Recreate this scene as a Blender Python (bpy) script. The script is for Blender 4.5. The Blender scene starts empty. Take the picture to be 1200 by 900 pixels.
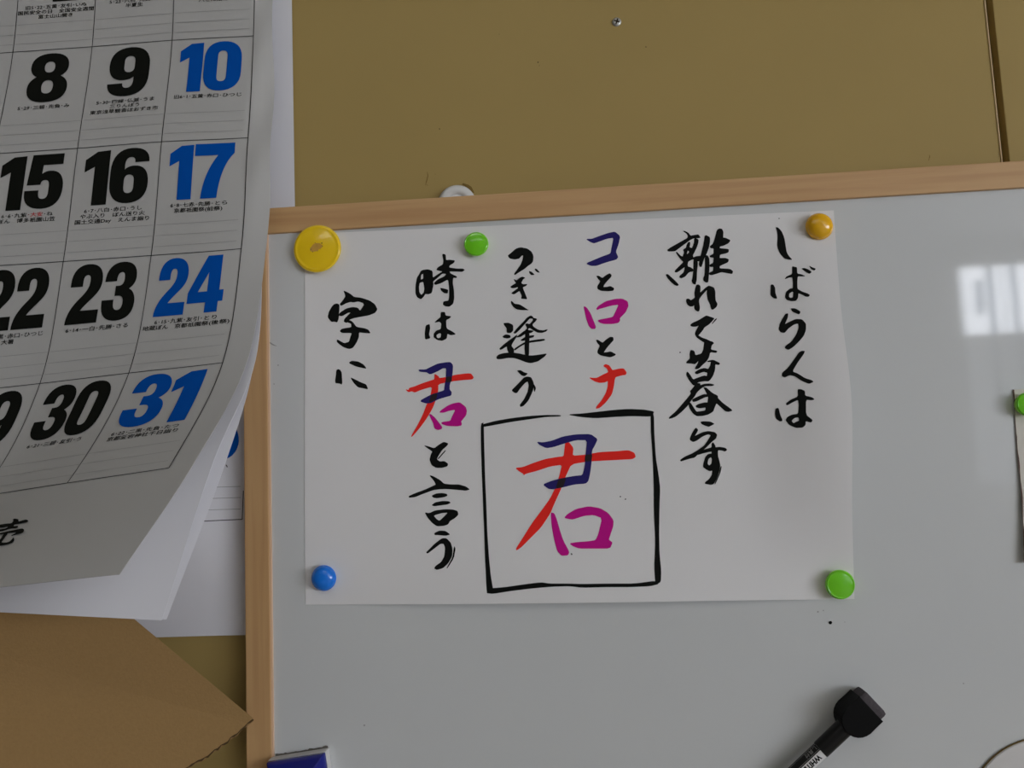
import bpy, bmesh, math, random
from mathutils import Vector, Matrix
from mathutils.geometry import tessellate_polygon
random.seed(7)
S = bpy.context.scene
COL = S.collection
PI = math.pi

# ------------------------------------------------------------------ camera
F = 930.0
YAW, PITCH, ROLL = math.radians(3.568), math.radians(5.706), math.radians(2.397)
DB = 0.62            # camera to the whiteboard's writing surface
HB = 0.015           # writing surface in front of the wall
CAM = Vector((0.0, -(DB + HB), 1.40))
ROT = Matrix.Rotation(YAW, 3, 'Z') @ Matrix.Rotation(PITCH, 3, 'X') @ Matrix.Rotation(ROLL, 3, 'Y')
cd = bpy.data.cameras.new('camera')
cam = bpy.data.objects.new('camera', cd)
COL.objects.link(cam)
cd.sensor_width = 36.0
cd.lens = F * 36.0 / 1200.0
cd.clip_start = 0.01
cam.matrix_world = Matrix.Translation(CAM) @ (ROT @ Matrix.Rotation(PI / 2, 3, 'X')).to_4x4()
S.camera = cam

# ------------------------------------------------------------------ light, exposure
S.view_settings.view_transform = 'Standard'
S.view_settings.look = 'None'
S.view_settings.gamma = 1.0
S.view_settings.exposure = 0.0
S.view_settings.use_curve_mapping = False
AMBIENT = (0.040, 0.039, 0.038)
DAY = 9.4            # daylit window panes
TUBE = 9.0           # ceiling tubes
w = bpy.data.worlds.new('room_light')
S.world = w
w.use_nodes = True
w.node_tree.nodes['Background'].inputs[0].default_value = (*AMBIENT, 1)
w.node_tree.nodes['Background'].inputs[1].default_value = 1.0


# ------------------------------------------------------------------ helpers
def ray(px, py):
    return ROT @ Vector(((px - 600.0) / F, 1.0, -(py - 450.0) / F))


def at(px, py, h=0.0):
    """the point of a plane standing h in front of the wall that the photo shows at this pixel"""
    d = ray(px, py)
    return CAM + d * ((-h - CAM.y) / d.y)


def on(px, py, hf):
    h = hf(0, 1.4)
    for _ in range(6):
        p = at(px, py, h)
        h = hf(p.x, p.z)
    return at(px, py, h)


def smooth(a, b, x):
    t = max(0.0, min(1.0, (x - a) / (b - a)))
    return t * t * (3 - 2 * t)


def mat(name, rgb, rough=0.5, spec=0.5, vary=0.04, scale=60.0, coat=0.0, metal=0.0, bump=0.0, sub=0.0, bumpscale=None):
    m = bpy.data.materials.new(name)
    m.use_nodes = True
    nt = m.node_tree
    b = nt.nodes['Principled BSDF']
    b.inputs['Roughness'].default_value = rough
    b.inputs['Specular IOR Level'].default_value = spec
    b.inputs['Metallic'].default_value = metal
    b.inputs['Coat Weight'].default_value = coat
    b.inputs['Coat Roughness'].default_value = 0.05
    tc = nt.nodes.new('ShaderNodeTexCoord')
    nz = nt.nodes.new('ShaderNodeTexNoise')
    nz.inputs['Scale'].default_value = scale
    nz.inputs['Detail'].default_value = 4
    nt.links.new(tc.outputs['Object'], nz.inputs['Vector'])
    mx = nt.nodes.new('ShaderNodeMix')
    mx.data_type = 'RGBA'
    mx.inputs[6].default_value = (*[max(0, c * (1 - vary)) for c in rgb], 1)
    mx.inputs[7].default_value = (*[min(1, c * (1 + vary)) for c in rgb], 1)
    nt.links.new(nz.outputs['Fac'], mx.inputs[0])
    nt.links.new(mx.outputs[2], b.inputs['Base Color'])
    if sub:
        b.inputs['Subsurface Weight'].default_value = sub
        b.inputs['Subsurface Radius'].default_value = (0.003, 0.003, 0.003)
        b.inputs['Subsurface Scale'].default_value = 1.0
    if bump:
        n2 = nt.nodes.new('ShaderNodeTexNoise')
        n2.inputs['Scale'].default_value = bumpscale or scale
        n2.inputs['Detail'].default_value = 5
        nt.links.new(tc.outputs['Object'], n2.inputs['Vector'])
        bp = nt.nodes.new('ShaderNodeBump')
        bp.inputs['Strength'].default_value = bump
        bp.inputs['Distance'].default_value = 0.002
        nt.links.new(n2.outputs['Fac'], bp.inputs['Height'])
        nt.links.new(bp.outputs['Normal'], b.inputs['Normal'])
    return m


def glow(name, rgb, strength):
    m = bpy.data.materials.new(name)
    m.use_nodes = True
    nt = m.node_tree
    nt.nodes.remove(nt.nodes['Principled BSDF'])
    e = nt.nodes.new('ShaderNodeEmission')
    e.inputs[0].default_value = (*rgb, 1)
    e.inputs[1].default_value = strength
    nt.links.new(e.outputs[0], nt.nodes['Material Output'].inputs[0])
    return m


def wood_mat(name, along):
    """pale beech: fine grain drawn out along one axis"""
    m = bpy.data.materials.new(name)
    m.use_nodes = True
    nt = m.node_tree
    b = nt.nodes['Principled BSDF']
    b.inputs['Roughness'].default_value = 0.45
    tc = nt.nodes.new('ShaderNodeTexCoord')
    mp = nt.nodes.new('ShaderNodeMapping')
    sc = [130.0, 130.0, 130.0]
    sc[along] = 5.0
    mp.inputs['Scale'].default_value = sc
    nt.links.new(tc.outputs['Object'], mp.inputs['Vector'])
    nz = nt.nodes.new('ShaderNodeTexNoise')
    nz.inputs['Scale'].default_value = 1.0
    nz.inputs['Detail'].default_value = 5
    nz.inputs['Distortion'].default_value = 0.6
    nt.links.new(mp.outputs['Vector'], nz.inputs['Vector'])
    rp = nt.nodes.new('ShaderNodeValToRGB')
    rp.color_ramp.elements[0].position = 0.25
    rp.color_ramp.elements[0].color = (0.50, 0.280, 0.118, 1)
    rp.color_ramp.elements[1].position = 0.60
    rp.color_ramp.elements[1].color = (0.60, 0.365, 0.165, 1)
    nt.links.new(nz.outputs['Fac'], rp.inputs['Fac'])
    nt.links.new(rp.outputs['Color'], b.inputs['Base Color'])
    return m


def link(name, bm, m, parent=None, shade=False, label=None):
    me = bpy.data.meshes.new(name)
    bm.normal_update()
    bm.to_mesh(me)
    bm.free()
    for x in (m if isinstance(m, (list, tuple)) else [m]):
        me.materials.append(x)
    if shade:
        for p in me.polygons:
            p.use_smooth = True
    o = bpy.data.objects.new(name, me)
    COL.objects.link(o)
    if shade:
        e = o.modifiers.new('crisp_edge', 'EDGE_SPLIT')
        e.split_angle = math.radians(42)
    if parent is not None:
        o.parent = parent
        o.matrix_parent_inverse = Matrix.Identity(4)
    if label:
        o['label'] = label
    return o


def tag(o, label=None, cat=None, group=None, kind=None):
    if label: o['label'] = label
    if cat: o['category'] = cat
    if group: o['group'] = group
    if kind: o['kind'] = kind
    return o


def thing(name, loc, label, cat, group=None, rot=(0, 0, 0)):
    o = bpy.data.objects.new(name, None)
    COL.objects.link(o)
    o.empty_display_size = 0.02
    o.location = loc
    o.rotation_euler = rot
    return tag(o, label, cat, group)


def box(bm, x0, x1, y0, y1, z0, z1, bev=0.0):
    r = bmesh.ops.create_cube(bm, size=1.0)
    vs = r['verts']
    for v in vs:
        v.co = Vector((x0 + (v.co.x + .5) * (x1 - x0), y0 + (v.co.y + .5) * (y1 - y0), z0 + (v.co.z + .5) * (z1 - z0)))
    if bev:
        es = {e for v in vs for e in v.link_edges}
        bmesh.ops.bevel(bm, geom=list(es), offset=bev, segments=2, profile=0.6, affect='EDGES')
    return bm


def thicken(o, t):
    m = o.modifiers.new('thickness', 'SOLIDIFY')
    m.thickness = t
    m.offset = -1
    if 'crisp_edge' in o.modifiers:
        o.modifiers.move(o.modifiers.find('thickness'), 0)


def lathe(bm, prof, seg=48):
    rings = []
    for r, z in prof:
        if r < 1e-6:
            rings.append([bm.verts.new((0, 0, z))])
        else:
            rings.append([bm.verts.new((r * math.cos(2 * PI * k / seg), r * math.sin(2 * PI * k / seg), z)) for k in range(seg)])
    for a, b in zip(rings, rings[1:]):
        for k in range(seg):
            k2 = (k + 1) % seg
            if len(a) == 1 and len(b) == 1:
                continue
            if len(a) == 1:
                bm.faces.new((a[0], b[k2], b[k])) if False else bm.faces.new((a[0], b[k], b[k2]))
            elif len(b) == 1:
                bm.faces.new((a[k], a[k2], b[0]))
            else:
                bm.faces.new((a[k], a[k2], b[k2], b[k]))
    bmesh.ops.recalc_face_normals(bm, faces=bm.faces)
    return bm


def prism(bm, pts, z0, z1, bev=0.0):
    """a flat outline given thickness"""
    a = [bm.verts.new((x, y, z0)) for x, y in pts]
    b = [bm.verts.new((x, y, z1)) for x, y in pts]
    n = len(pts)
    f0 = bm.faces.new(list(reversed(a)))
    f1 = bm.faces.new(b)
    for i in range(n):
        bm.faces.new((a[i], a[(i + 1) % n], b[(i + 1) % n], b[i]))
    if bev:
        es = list(f0.edges) + list(f1.edges)
        bmesh.ops.bevel(bm, geom=es, offset=bev, segments=3, profile=0.5, affect='EDGES')
    bmesh.ops.recalc_face_normals(bm, faces=bm.faces)
    return bm


def soft(poly, k=0.16, n=1):
    """round the corners of a traced outline a little, as a brush does"""
    for _ in range(n):
        out = []
        m = len(poly)
        for i in range(m):
            p, q = Vector(poly[i]), Vector(poly[(i + 1) % m])
            out.append(tuple(p.lerp(q, k)))
            out.append(tuple(p.lerp(q, 1 - k)))
        poly = out
    return poly


def grow(poly, d):
    """an outline pushed outwards by d (ink spreads a little)"""
    n = len(poly)
    ar = sum(poly[i][0] * poly[(i + 1) % n][1] - poly[(i + 1) % n][0] * poly[i][1] for i in range(n))
    sg = 1 if ar > 0 else -1
    out = []
    for i in range(n):
        a, b, c = Vector(poly[i - 1]), Vector(poly[i]), Vector(poly[(i + 1) % n])
        t = (b - a).normalized() + (c - b).normalized()
        if t.length < .3:
            out.append(tuple(b)); continue
        t.normalize()
        out.append((b.x + sg * d * t.y, b.y - sg * d * t.x))
    return out


def fill(bm, polys, place, maxlen, mi=0):
    """polys = [outer, hole, ...] in any flat coordinates, cut fine and laid on a surface by place(x, y)"""
    t = bmesh.new()
    tri = tessellate_polygon([[Vector((x, y, 0)) for x, y in p] for p in polys])
    vs = [t.verts.new((x, y, 0)) for p in polys for x, y in p]
    for f in tri:
        try:
            t.faces.new([vs[i] for i in f])
        except ValueError:
            pass
    for _ in range(6):
        es = [e for e in t.edges if e.calc_length() > maxlen]
        if not es:
            break
        bmesh.ops.subdivide_edges(t, edges=es, cuts=1)
        bmesh.ops.triangulate(t, faces=[f for f in t.faces if len(f.verts) > 3])
    mp = {v: bm.verts.new(place(v.co.x, v.co.y)) for v in t.verts}
    for f in t.faces:
        try:
            g = bm.faces.new([mp[v] for v in f.verts])
            g.material_index = mi
        except ValueError:
            pass
    t.free()


def face_camera(bm):
    bm.normal_update()
    for f in bm.faces:
        if f.normal.y > 0:
            f.normal_flip()


# ------------------------------------------------------------------ materials
M_wall = mat('khaki_wall_panel', (0.405, 0.290, 0.100), 0.55, 0.25, 0.05, 9, bump=0.05, bumpscale=900)
M_groove = mat('brown_groove', (0.16, 0.092, 0.032), 0.7, 0.2)
M_highlight = mat('panel_edge_highlight', (0.62, 0.47, 0.26), 0.6, 0.3)
M_plaster = mat('plaster', (0.40, 0.39, 0.37), 0.8, 0.2)
M_floor = mat('floor_vinyl', (0.45, 0.40, 0.33), 0.5, 0.3)
M_paper = mat('white_paper', (0.80, 0.79, 0.785), 0.8, 0.15, 0.012, 25)
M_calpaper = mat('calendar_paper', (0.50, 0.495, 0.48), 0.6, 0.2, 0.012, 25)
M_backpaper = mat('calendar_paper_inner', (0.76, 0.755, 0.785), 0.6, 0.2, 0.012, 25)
M_board = mat('whiteboard_enamel', (0.640, 0.655, 0.650), 0.046, 0.62, 0.012, 14)
M_woodx = wood_mat('beech_across', 0)
M_woodz = wood_mat('beech_upright', 2)
M_lip = mat('pale_wood_lip', (0.74, 0.50, 0.33), 0.4, 0.4)
M_black = mat('black_ink', (0.007, 0.008, 0.007), 0.7, 0.06)
M_blue = mat('blue_ink', (0.028, 0.022, 0.150), 0.7, 0.06)
M_red = mat('red_ink', (0.92, 0.032, 0.024), 0.7, 0.06)
M_mag = mat('magenta_ink', (0.58, 0.010, 0.270), 0.7, 0.06)
M_dark = mat('overlapped_ink', (0.030, 0.022, 0.026), 0.7, 0.06)
M_pblack = mat('printed_black', (0.008, 0.009, 0.007), 0.7, 0.06)
M_pblue = mat('printed_blue', (0.000, 0.085, 0.430), 0.7, 0.06)
M_pred = mat('printed_red', (0.55, 0.05, 0.05), 0.5, 0.3)
M_rule = mat('printed_grey_rule', (0.33, 0.33, 0.325), 0.6, 0.1)
M_grid = mat('printed_grid_line', (0.05, 0.05, 0.05), 0.6, 0.2)
M_yel = mat('yellow_plastic', (0.97, 0.65, 0.010), 0.14, 0.7, 0.03, 40)
M_yelrim = mat('yellow_plastic_rim', (0.95, 0.70, 0.07), 0.2, 0.5)
M_org = mat('orange_plastic', (0.93, 0.49, 0.008), 0.16, 0.7, 0.03, 40)
M_orgrim = mat('orange_plastic_rim', (0.93, 0.56, 0.05), 0.2, 0.5)
M_grn = mat('green_plastic', (0.18, 0.70, 0.012), 0.14, 0.7, 0.03, 40)
M_grnrim = mat('green_plastic_rim', (0.40, 0.82, 0.10), 0.2, 0.5)
M_blu = mat('blue_plastic', (0.003, 0.195, 0.82), 0.16, 0.7, 0.03, 40)
M_blurim = mat('blue_plastic_rim', (0.02, 0.25, 0.85), 0.2, 0.5)
M_worn = mat('worn_patch', (0.60, 0.33, 0.055), 0.5, 0.3, 0.2, 300)
M_dirt = mat('dark_speck', (0.05, 0.035, 0.02), 0.8, 0.1)
M_hook = mat('white_plastic', (0.74, 0.74, 0.72), 0.2, 0.5)
M_glue_shade = mat('old_glue', (0.20, 0.125, 0.03), 0.7, 0.2, 0.3, 200)  # marks on the wall, and the painted shadow ring of the round card
M_screw = mat('zinc_steel', (0.60, 0.60, 0.58), 0.35, 0.5, metal=0.7)
M_pen = mat('black_plastic', (0.005, 0.005, 0.005), 0.35, 0.3)
M_pencap = mat('black_matte_plastic', (0.004, 0.004, 0.004), 0.6, 0.12)
M_felt = mat('grey_felt', (0.10, 0.088, 0.095), 0.95, 0.1, 0.3, 600, bump=0.4, bumpscale=1500)
M_label = mat('white_label', (0.78, 0.78, 0.78), 0.4, 0.4)
M_greytext = mat('grey_print', (0.34, 0.34, 0.34), 0.5, 0.3)
M_eraser = mat('blue_eraser_plastic', (0.012, 0.018, 0.250), 0.22, 0.5)
M_pad = mat('white_eraser_pad', (0.72, 0.71, 0.70), 0.9, 0.1)
M_smudge = mat('marker_dust', (0.16, 0.15, 0.13), 0.9, 0.1, 0.4, 500)
M_kraft = mat('kraft_cardboard', (0.330, 0.203, 0.082), 0.85, 0.12, 0.10, 420, bump=0.15, bumpscale=700)
M_flute = mat('torn_fluting', (0.075, 0.045, 0.02), 0.9, 0.1, 0.3, 300)
M_news = mat('newsprint', (0.70, 0.67, 0.60), 0.8, 0.15, 0.05, 60)
M_newsedge = mat('brown_printed_border', (0.12, 0.07, 0.06), 0.8, 0.1)
M_disc = mat('pale_card', (0.70, 0.68, 0.66), 0.6, 0.2)
M_alum = mat('window_metal', (0.55, 0.55, 0.55), 0.4, 0.5)
M_slat = bpy.data.materials.new('blind_fabric')
M_slat.use_nodes = True
_t = M_slat.node_tree
_b = _t.nodes.new('ShaderNodeBsdfTranslucent'); _b.inputs[0].default_value = (0.50, 0.53, 0.57, 1)
_t.links.new(_b.outputs[0], _t.nodes['Material Output'].inputs[0])
M_day = glow('daylight_pane', (0.93, 0.97, 1.06), DAY)
M_daydim = glow('frosted_pane', (0.93, 0.97, 1.06), DAY * 0.12)
M_tube = glow('fluorescent_tube', (1.0, 0.98, 0.93), TUBE)

# ------------------------------------------------------------------ the room
GX0, GX1 = at(1153.3, 0).x, at(1163.6, 0).x          # the groove between two wall panels
GX0 = (GX0 + at(1174.6, 188).x) / 2
GX1 = (GX1 + at(1182.6, 188).x) / 2
bm = bmesh.new()
box(bm, -2.2, GX0, 0.0, 0.012, 0.0, 2.7, 0.0008)
wl = tag(link('wall_back', bm, M_wall), kind='structure')
bm = bmesh.new()
box(bm, GX1, 3.6, 0.0, 0.012, 0.0, 2.7, 0.0008)
tag(link('wall_back_right', bm, M_wall), kind='structure')
bm = bmesh.new()
box(bm, -2.2, 3.6, 0.012, 0.03, 0.0, 2.7)
tag(link('wall_back_core', bm, M_groove), kind='structure')
bm = bmesh.new()
box(bm, GX0 - 0.0007, GX0 + 0.0002, -0.0007, 0.008, 0.0, 2.7)
tag(link('painted_highlight_1', bm, M_highlight), kind='structure')  # lighter-coloured strip: the highlight on the panel's edge, painted in

bm = bmesh.new(); box(bm, -2.2, 3.6, -4.62, 0.03, -0.05, 0.0)
tag(link('floor', bm, M_floor), kind='structure')
bm = bmesh.new(); box(bm, -2.2, 3.6, -4.62, 0.03, 2.7, 2.75)
tag(link('ceiling', bm, M_plaster), kind='structure')


def wall_with_hole(name, plane, c, t, a0, a1, h0, h1, v0, v1):
    bm = bmesh.new()
    def bx(p0, p1, q0, q1):
        if plane == 'x': box(bm, c, c + t, p0, p1, q0, q1)
        else: box(bm, p0, p1, c - t, c, q0, q1)
    bx(a0, h0, 0, 2.7); bx(h1, a1, 0, 2.7); bx(h0, h1, 0, v0); bx(h0, h1, v1, 2.7)
    return tag(link(name, bm, M_plaster), kind='structure')


# right wall and the big window that lights the board from the side
W1 = (-4.2, -1.5, 0.80, 2.05)
wall_with_hole('wall_right', 'x', 3.6, 0.12, -4.62, 0.03, W1[0], W1[1], W1[2], W1[3])
win = bpy.data.objects.new('window_1', None); COL.objects.link(win); tag(win, kind='structure')
bm = bmesh.new(); box(bm, 3.68, 3.69, W1[0], W1[1], W1[2], W1[3]); link('window_pane', bm, M_day, win)
bm = bmesh.new()
for k in range(4):
    y = W1[0] + (W1[1] - W1[0]) * k / 3
    box(bm, 3.62, 3.67, y - .025, y + .025, W1[2], W1[3])
box(bm, 3.62, 3.67, W1[0], W1[1], W1[2], W1[2] + .05); box(bm, 3.62, 3.67, W1[0], W1[1], W1[3] - .05, W1[3])
link('window_frame', bm, M_alum, win)
# rear wall, the window whose blind strips shine in the board
def behind(px, py=350):
    """where the rear window's plane shows in the board at this pixel"""
    p = at(px, py, HB)
    d = p - CAM
    return p.x + d.x * (4.55 + p.y) / d.y


W2 = (behind(1120.5), 3.55, 1.15, 2.53)
ZT = 2.065
wall_with_hole('wall_rear', 'y', -4.5, 0.12, -2.2, 3.6, W2[0], W2[1], W2[2], W2[3])
win = bpy.data.objects.new('window_2', None); COL.objects.link(win); tag(win, kind='structure')
bm = bmesh.new(); box(bm, W2[0], W2[1], -4.60, -4.59, ZT, W2[3]); link('window_pane', bm, M_day, win)
bm = bmesh.new(); box(bm, W2[0], W2[1], -4.60, -4.59, W2[2], ZT); link('window_pane', bm, M_daydim, win)
bm = bmesh.new()
box(bm, W2[0] - .02, W2[1], -4.56, -4.52, ZT - .02, ZT + .02)
link('window_frame', bm, M_alum, win)


for a, b in ((1127.2, 1129), (1157.8, 1166), (1176, 1177.6), (1186, 1194)):
    bm = bmesh.new(); box(bm, behind(a), behind(b), -4.555, -4.553, 1.6, W2[3]); link('blind_strip', bm, M_slat, win)
bm = bmesh.new(); box(bm, behind(1144), behind(1153.5), -4.555, -4.553, 2.215, 2.435); link('blind_strip', bm, M_slat, win)

# ceiling tubes
for k, (x, y) in enumerate(((-0.25, -1.25), (-0.25, -2.2), (1.3, -2.2))):
    t = thing('ceiling_lamp', (x, y, 2.7), ('twin-tube ceiling lamp nearest the whiteboard wall', 'twin-tube ceiling lamp in the middle of the ceiling', 'twin-tube ceiling lamp towards the window wall')[k], 'ceiling lamp', 'ceiling tube lamps')
    bm = bmesh.new(); box(bm, -.62, .62, -.11, .11, -.05, 0, .008); link('housing', bm, M_hook, t)
    for s in (-.05, .05):
        bm = bmesh.new()
        bmesh.ops.create_cone(bm, cap_ends=True, segments=12, radius1=.008, radius2=.008, depth=1.18,
                              matrix=Matrix.Translation((0, s, -.07)) @ Matrix.Rotation(PI / 2, 4, 'Y'))
        link('tube', bm, M_tube, t)

# little marks on the wall
def speck(px, py, r, h, m, parent, name='speck', stretch=1.0, n=7):
    c = at(px, py, h)
    bm = bmesh.new()
    vs = []
    for k in range(n):
        a = 2 * PI * k / n
        q = r * random.uniform(.7, 1.2)
        vs.append(bm.verts.new((c.x + q * math.cos(a) * stretch, c.y, c.z + q * math.sin(a))))
    bm.faces.new(vs)
    face_camera(bm)
    return link(name, bm, m, parent)


def scratch(pts, wd, h, m, parent, name='scratch'):
    bm = bmesh.new()
    P = [at(x, y, h) for x, y in pts]
    L, R = [], []
    for i, p in enumerate(P):
        d = (P[min(i + 1, len(P) - 1)] - P[max(i - 1, 0)]).normalized()
        n = Vector((-d.z, 0, d.x))
        q = wd * (0.35 if i in (0, len(P) - 1) else 1.0)
        L.append(bm.verts.new(p + n * q)); R.append(bm.verts.new(p - n * q))
    for i in range(len(P) - 1):
        bm.faces.new((L[i], L[i + 1], R[i + 1], R[i]))
    face_camera(bm)
    return link(name, bm, m, parent)


scratch([(500.5, 201), (501.5, 206), (500, 212), (498.5, 217)], .00035, .0003, M_glue_shade, wl)
scratch([(499.5, 216), (501.5, 217.5)], .0004, .0003, M_glue_shade, wl)
scratch([(1088, 189), (1089.5, 184), (1089, 181)], .0003, .0003, M_glue_shade, wl)
for q in ((630.5, 73, .0007), (515, 151, .0006), (757, 55, .0005), (510, 204, .0003), (632, 77, .0004), (585, 40, .0003)):
    speck(q[0], q[1], q[2], .0003, M_dirt, wl)

# ------------------------------------------------------------------ whiteboard
Z0 = 1.4
FX0, FX1 = -0.2540, -0.2343       # left rail, outer and inner edge
FZ1, FZ0 = Z0 + 0.2158, Z0 + 0.1945
BX1, BZ1 = 0.646, Z0 - 0.3842     # far right and bottom outer edges (900 x 600 mm board)
RW = FX1 - FX0
HF = 0.0180                       # front of the frame
wb = thing('whiteboard', (FX0, 0, BZ1), 'large whiteboard with pale wooden frame hanging on the khaki wall', 'whiteboard')


def wbl(name, bm, m, label=None, shade=False):
    bmesh.ops.translate(bm, verts=bm.verts, vec=-Vector(wb.location))
    return link(name, bm, m, wb, shade, label)


bm = bmesh.new(); box(bm, FX1 - .004, BX1 - RW + .004, -HB, -.0072, BZ1 + RW - .004, FZ0 + .004)
surf = wbl('writing_surface', bm, M_board)
bm = bmesh.new(); box(bm, FX0, BX1, -HF, -.0068, FZ0, FZ1, .0009); wbl('frame_rail', bm, M_woodx)
bm = bmesh.new(); box(bm, FX0, BX1, -HF, -.0068, BZ1, BZ1 + RW, .0009); wbl('frame_rail', bm, M_woodx)
bm = bmesh.new(); box(bm, FX0, FX1, -HF, -.0068, BZ1 + RW, FZ0, .0009); wbl('frame_rail', bm, M_woodz)
bm = bmesh.new(); box(bm, BX1 - RW, BX1, -HF, -.0068, BZ1 + RW, FZ0, .0009); wbl('frame_rail', bm, M_woodz)
bm = bmesh.new(); box(bm, FX1 - .0002, FX1 + .0014, -HF + .0008, -HB + .001, BZ1 + RW, FZ0 - .0002, .0003); wbl('inner_lip', bm, M_lip, 'paler inner edge of the frame')
H1 = HB + .0003
so = Vector(wb.location)


def mark(o):
    for v in o.data.vertices:
        v.co -= so
    return o


mark(speck(973, 729.5, .0013, H1, M_black, wb, 'ink_dot'))
for q in ((958.5, 717, .0007), (965, 715.5, .0005), (427, 850, .0007), (326, 428, .0006), (321, 450, .0006), (990, 729, .0004), (1129, 801, .0005)):
    mark(speck(q[0], q[1], q[2], H1, M_rule, wb, 'ink_dot'))
mark(scratch([(314.5, 400), (317, 402), (320, 404), (324, 405.5)], .0005, H1, M_rule, wb, 'ink_streak'))

# ------------------------------------------------------------------ the calligraphy sheet
PX0, PX1, PZ1, PZ0 = -0.2045, 0.2165, Z0 + 0.1925, Z0 - 0.105


def paper_h(x, z):
    s = max(0, min(1, (x - PX0) / (PX1 - PX0)))
    t = max(0, min(1, (PZ1 - z) / (PZ1 - PZ0)))
    l = .0005
    l += .013 * smooth(.80, 1.0, s) * math.sin(PI * min(1, max(0, (t - .04) / .92))) ** .8
    l += .0065 * math.sin(PI * min(1, max(0, (s - .06) / .88))) * smooth(.80, 1.0, t)
    l += .0022 * math.sin(PI * s) * math.sin(PI * t)
    return HB + l


def interp(pts, t):
    n = len(pts) - 1
    for i in range(n):
        if t <= pts[i + 1][0] or i == n - 1:
            u = (t - pts[i][0]) / (pts[i + 1][0] - pts[i][0])
            return pts[i][1] + (pts[i + 1][1] - pts[i][1]) * u


def crm(vals, t):
    """smooth run through evenly spaced values, t 0..1"""
    n = len(vals) - 1
    f = min(t * n, n - 1e-9)
    i = int(f); u = f - i
    g = lambda k: vals[max(0, min(n, k))]
    a, b, c, d = g(i - 1), g(i), g(i + 1), g(i + 2)
    return 0.5 * (2 * b + (c - a) * u + (2 * a - 5 * b + 4 * c - d) * u * u + (3 * b - a - 3 * c + d) * u ** 3)


EL = [(357, 274), (357.3, 380), (357, 490), (357, 600), (358.2, 708.5)]
ER = [(977, 246.5), (985.5, 360), (998, 470), (998.6, 590), (1001.3, 702)]
ET = [(357, 274), (512, 267.5), (667, 260.5), (822, 253.5), (977, 246.5)]
EB = [(358.2, 708.5), (519, 708.0), (680, 706.5), (841, 704), (1001.3, 702)]


def curve(E, t):
    return Vector((crm([p[0] for p in E], t), crm([p[1] for p in E], t)))


bm = bmesh.new()
NX, NZ = 56, 40
G = []
for j in range(NZ + 1):
    t = j / NZ
    row = []
    for i in range(NX + 1):
        s = i / NX
        p = curve(EL, t) * (1 - s) + curve(ER, t) * s + curve(ET, s) * (1 - t) + curve(EB, s) * t
        p -= Vector(EL[0]) * (1 - s) * (1 - t) + Vector(ER[0]) * s * (1 - t) + Vector(EL[-1]) * (1 - s) * t + Vector(ER[-1]) * s * t
        row.append(bm.verts.new(on(p.x, p.y, paper_h)))
    G.append(row)
for j in range(NZ):
    for i in range(NX):
        bm.faces.new((G[j][i], G[j + 1][i], G[j + 1][i + 1], G[j][i + 1]))
face_camera(bm)
paper = link('calligraphy_paper', bm, M_paper, None, True)
tag(paper, 'white sheet with black and coloured brush calligraphy pinned to the whiteboard by magnets', 'paper')
thicken(paper, .00025)


def ink_h(x, z):
    return paper_h(x, z) + .00022


def ink(name, origin, s, polys, m, label=None, k=0.16, n=1, hf=ink_h, parent=None, maxpx=9.0):
    """polys: list of (material index, outline, hole, hole...) in crop pixels; origin and s place the crop"""
    bm = bmesh.new()
    for pl in polys:
        mi = pl[0]
        ps = [grow(soft([(origin[0] + x / s, origin[1] + y / s) for x, y in p], k, n), .3 if q == 0 else -.2) for q, p in enumerate(pl[1:])]
        dz = .00006 * mi
        fill(bm, ps, lambda x, y: on(x, y, lambda X, Z: hf(X, Z) + dz), maxpx, mi)
    face_camera(bm)
    return link(name, bm, m, parent if parent else paper, False, label)


BK = M_black
CH = 'brush_character'
# column at far right
ink(CH, (890, 250), 7.5, [(0, [(145,122),(165,128),(195,160),(218,220),(228,285),(238,345),(260,380),(288,408),(255,405),(220,395),(180,350),(157,290),(162,200),(157,160)])], BK, n=2)
ink(CH, (890, 250), 7.5, [
 (0, [(100,632),(110,626),(122,630),(136,655),(138,700),(155,750),(125,745),(98,720),(100,670)]),
 (0, [(287,466),(310,472),(328,475),(330,530),(370,538),(402,552),(370,553),(335,552),(330,600),(332,665),(375,690),(420,705),(442,718),(430,732),(405,730),(380,715),(340,700),(338,740),(320,768),(280,770),(240,760),(225,735),(235,690),(270,662),(295,660),(295,600),(290,560),(260,562),(222,578),(240,555),(290,535)], [(260,705),(285,688),(298,690),(295,738),(275,745),(258,735)]),
 (0, [(370,485),(395,482),(430,495),(458,515),(440,530),(410,515)]), (0, [(438,462),(460,475),(495,488),(480,502),(455,488)])], BK)
ink(CH, (890, 350), 5.62, [
 (0, [(208,65),(235,65),(270,85),(262,103),(235,92),(215,82)]),
 (0, [(170,102),(188,97),(185,125),(165,170),(195,155),(240,135),(280,137),(305,165),(305,205),(290,245),(260,280),(225,315),(190,337),(168,325),(172,312),(210,285),(245,235),(260,190),(255,162),(225,170),(190,195),(165,225),(140,220),(127,200),(135,165)])], BK)
ink(CH, (890, 350), 5.62, [(0, [(278,345),(298,345),(290,365),(250,420),(215,480),(250,493),(300,525),(345,538),(355,548),(325,560),(280,540),(235,510),(200,502),(165,518),(148,508),(150,490),(190,455),(230,400),(260,355)])], BK)
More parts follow.
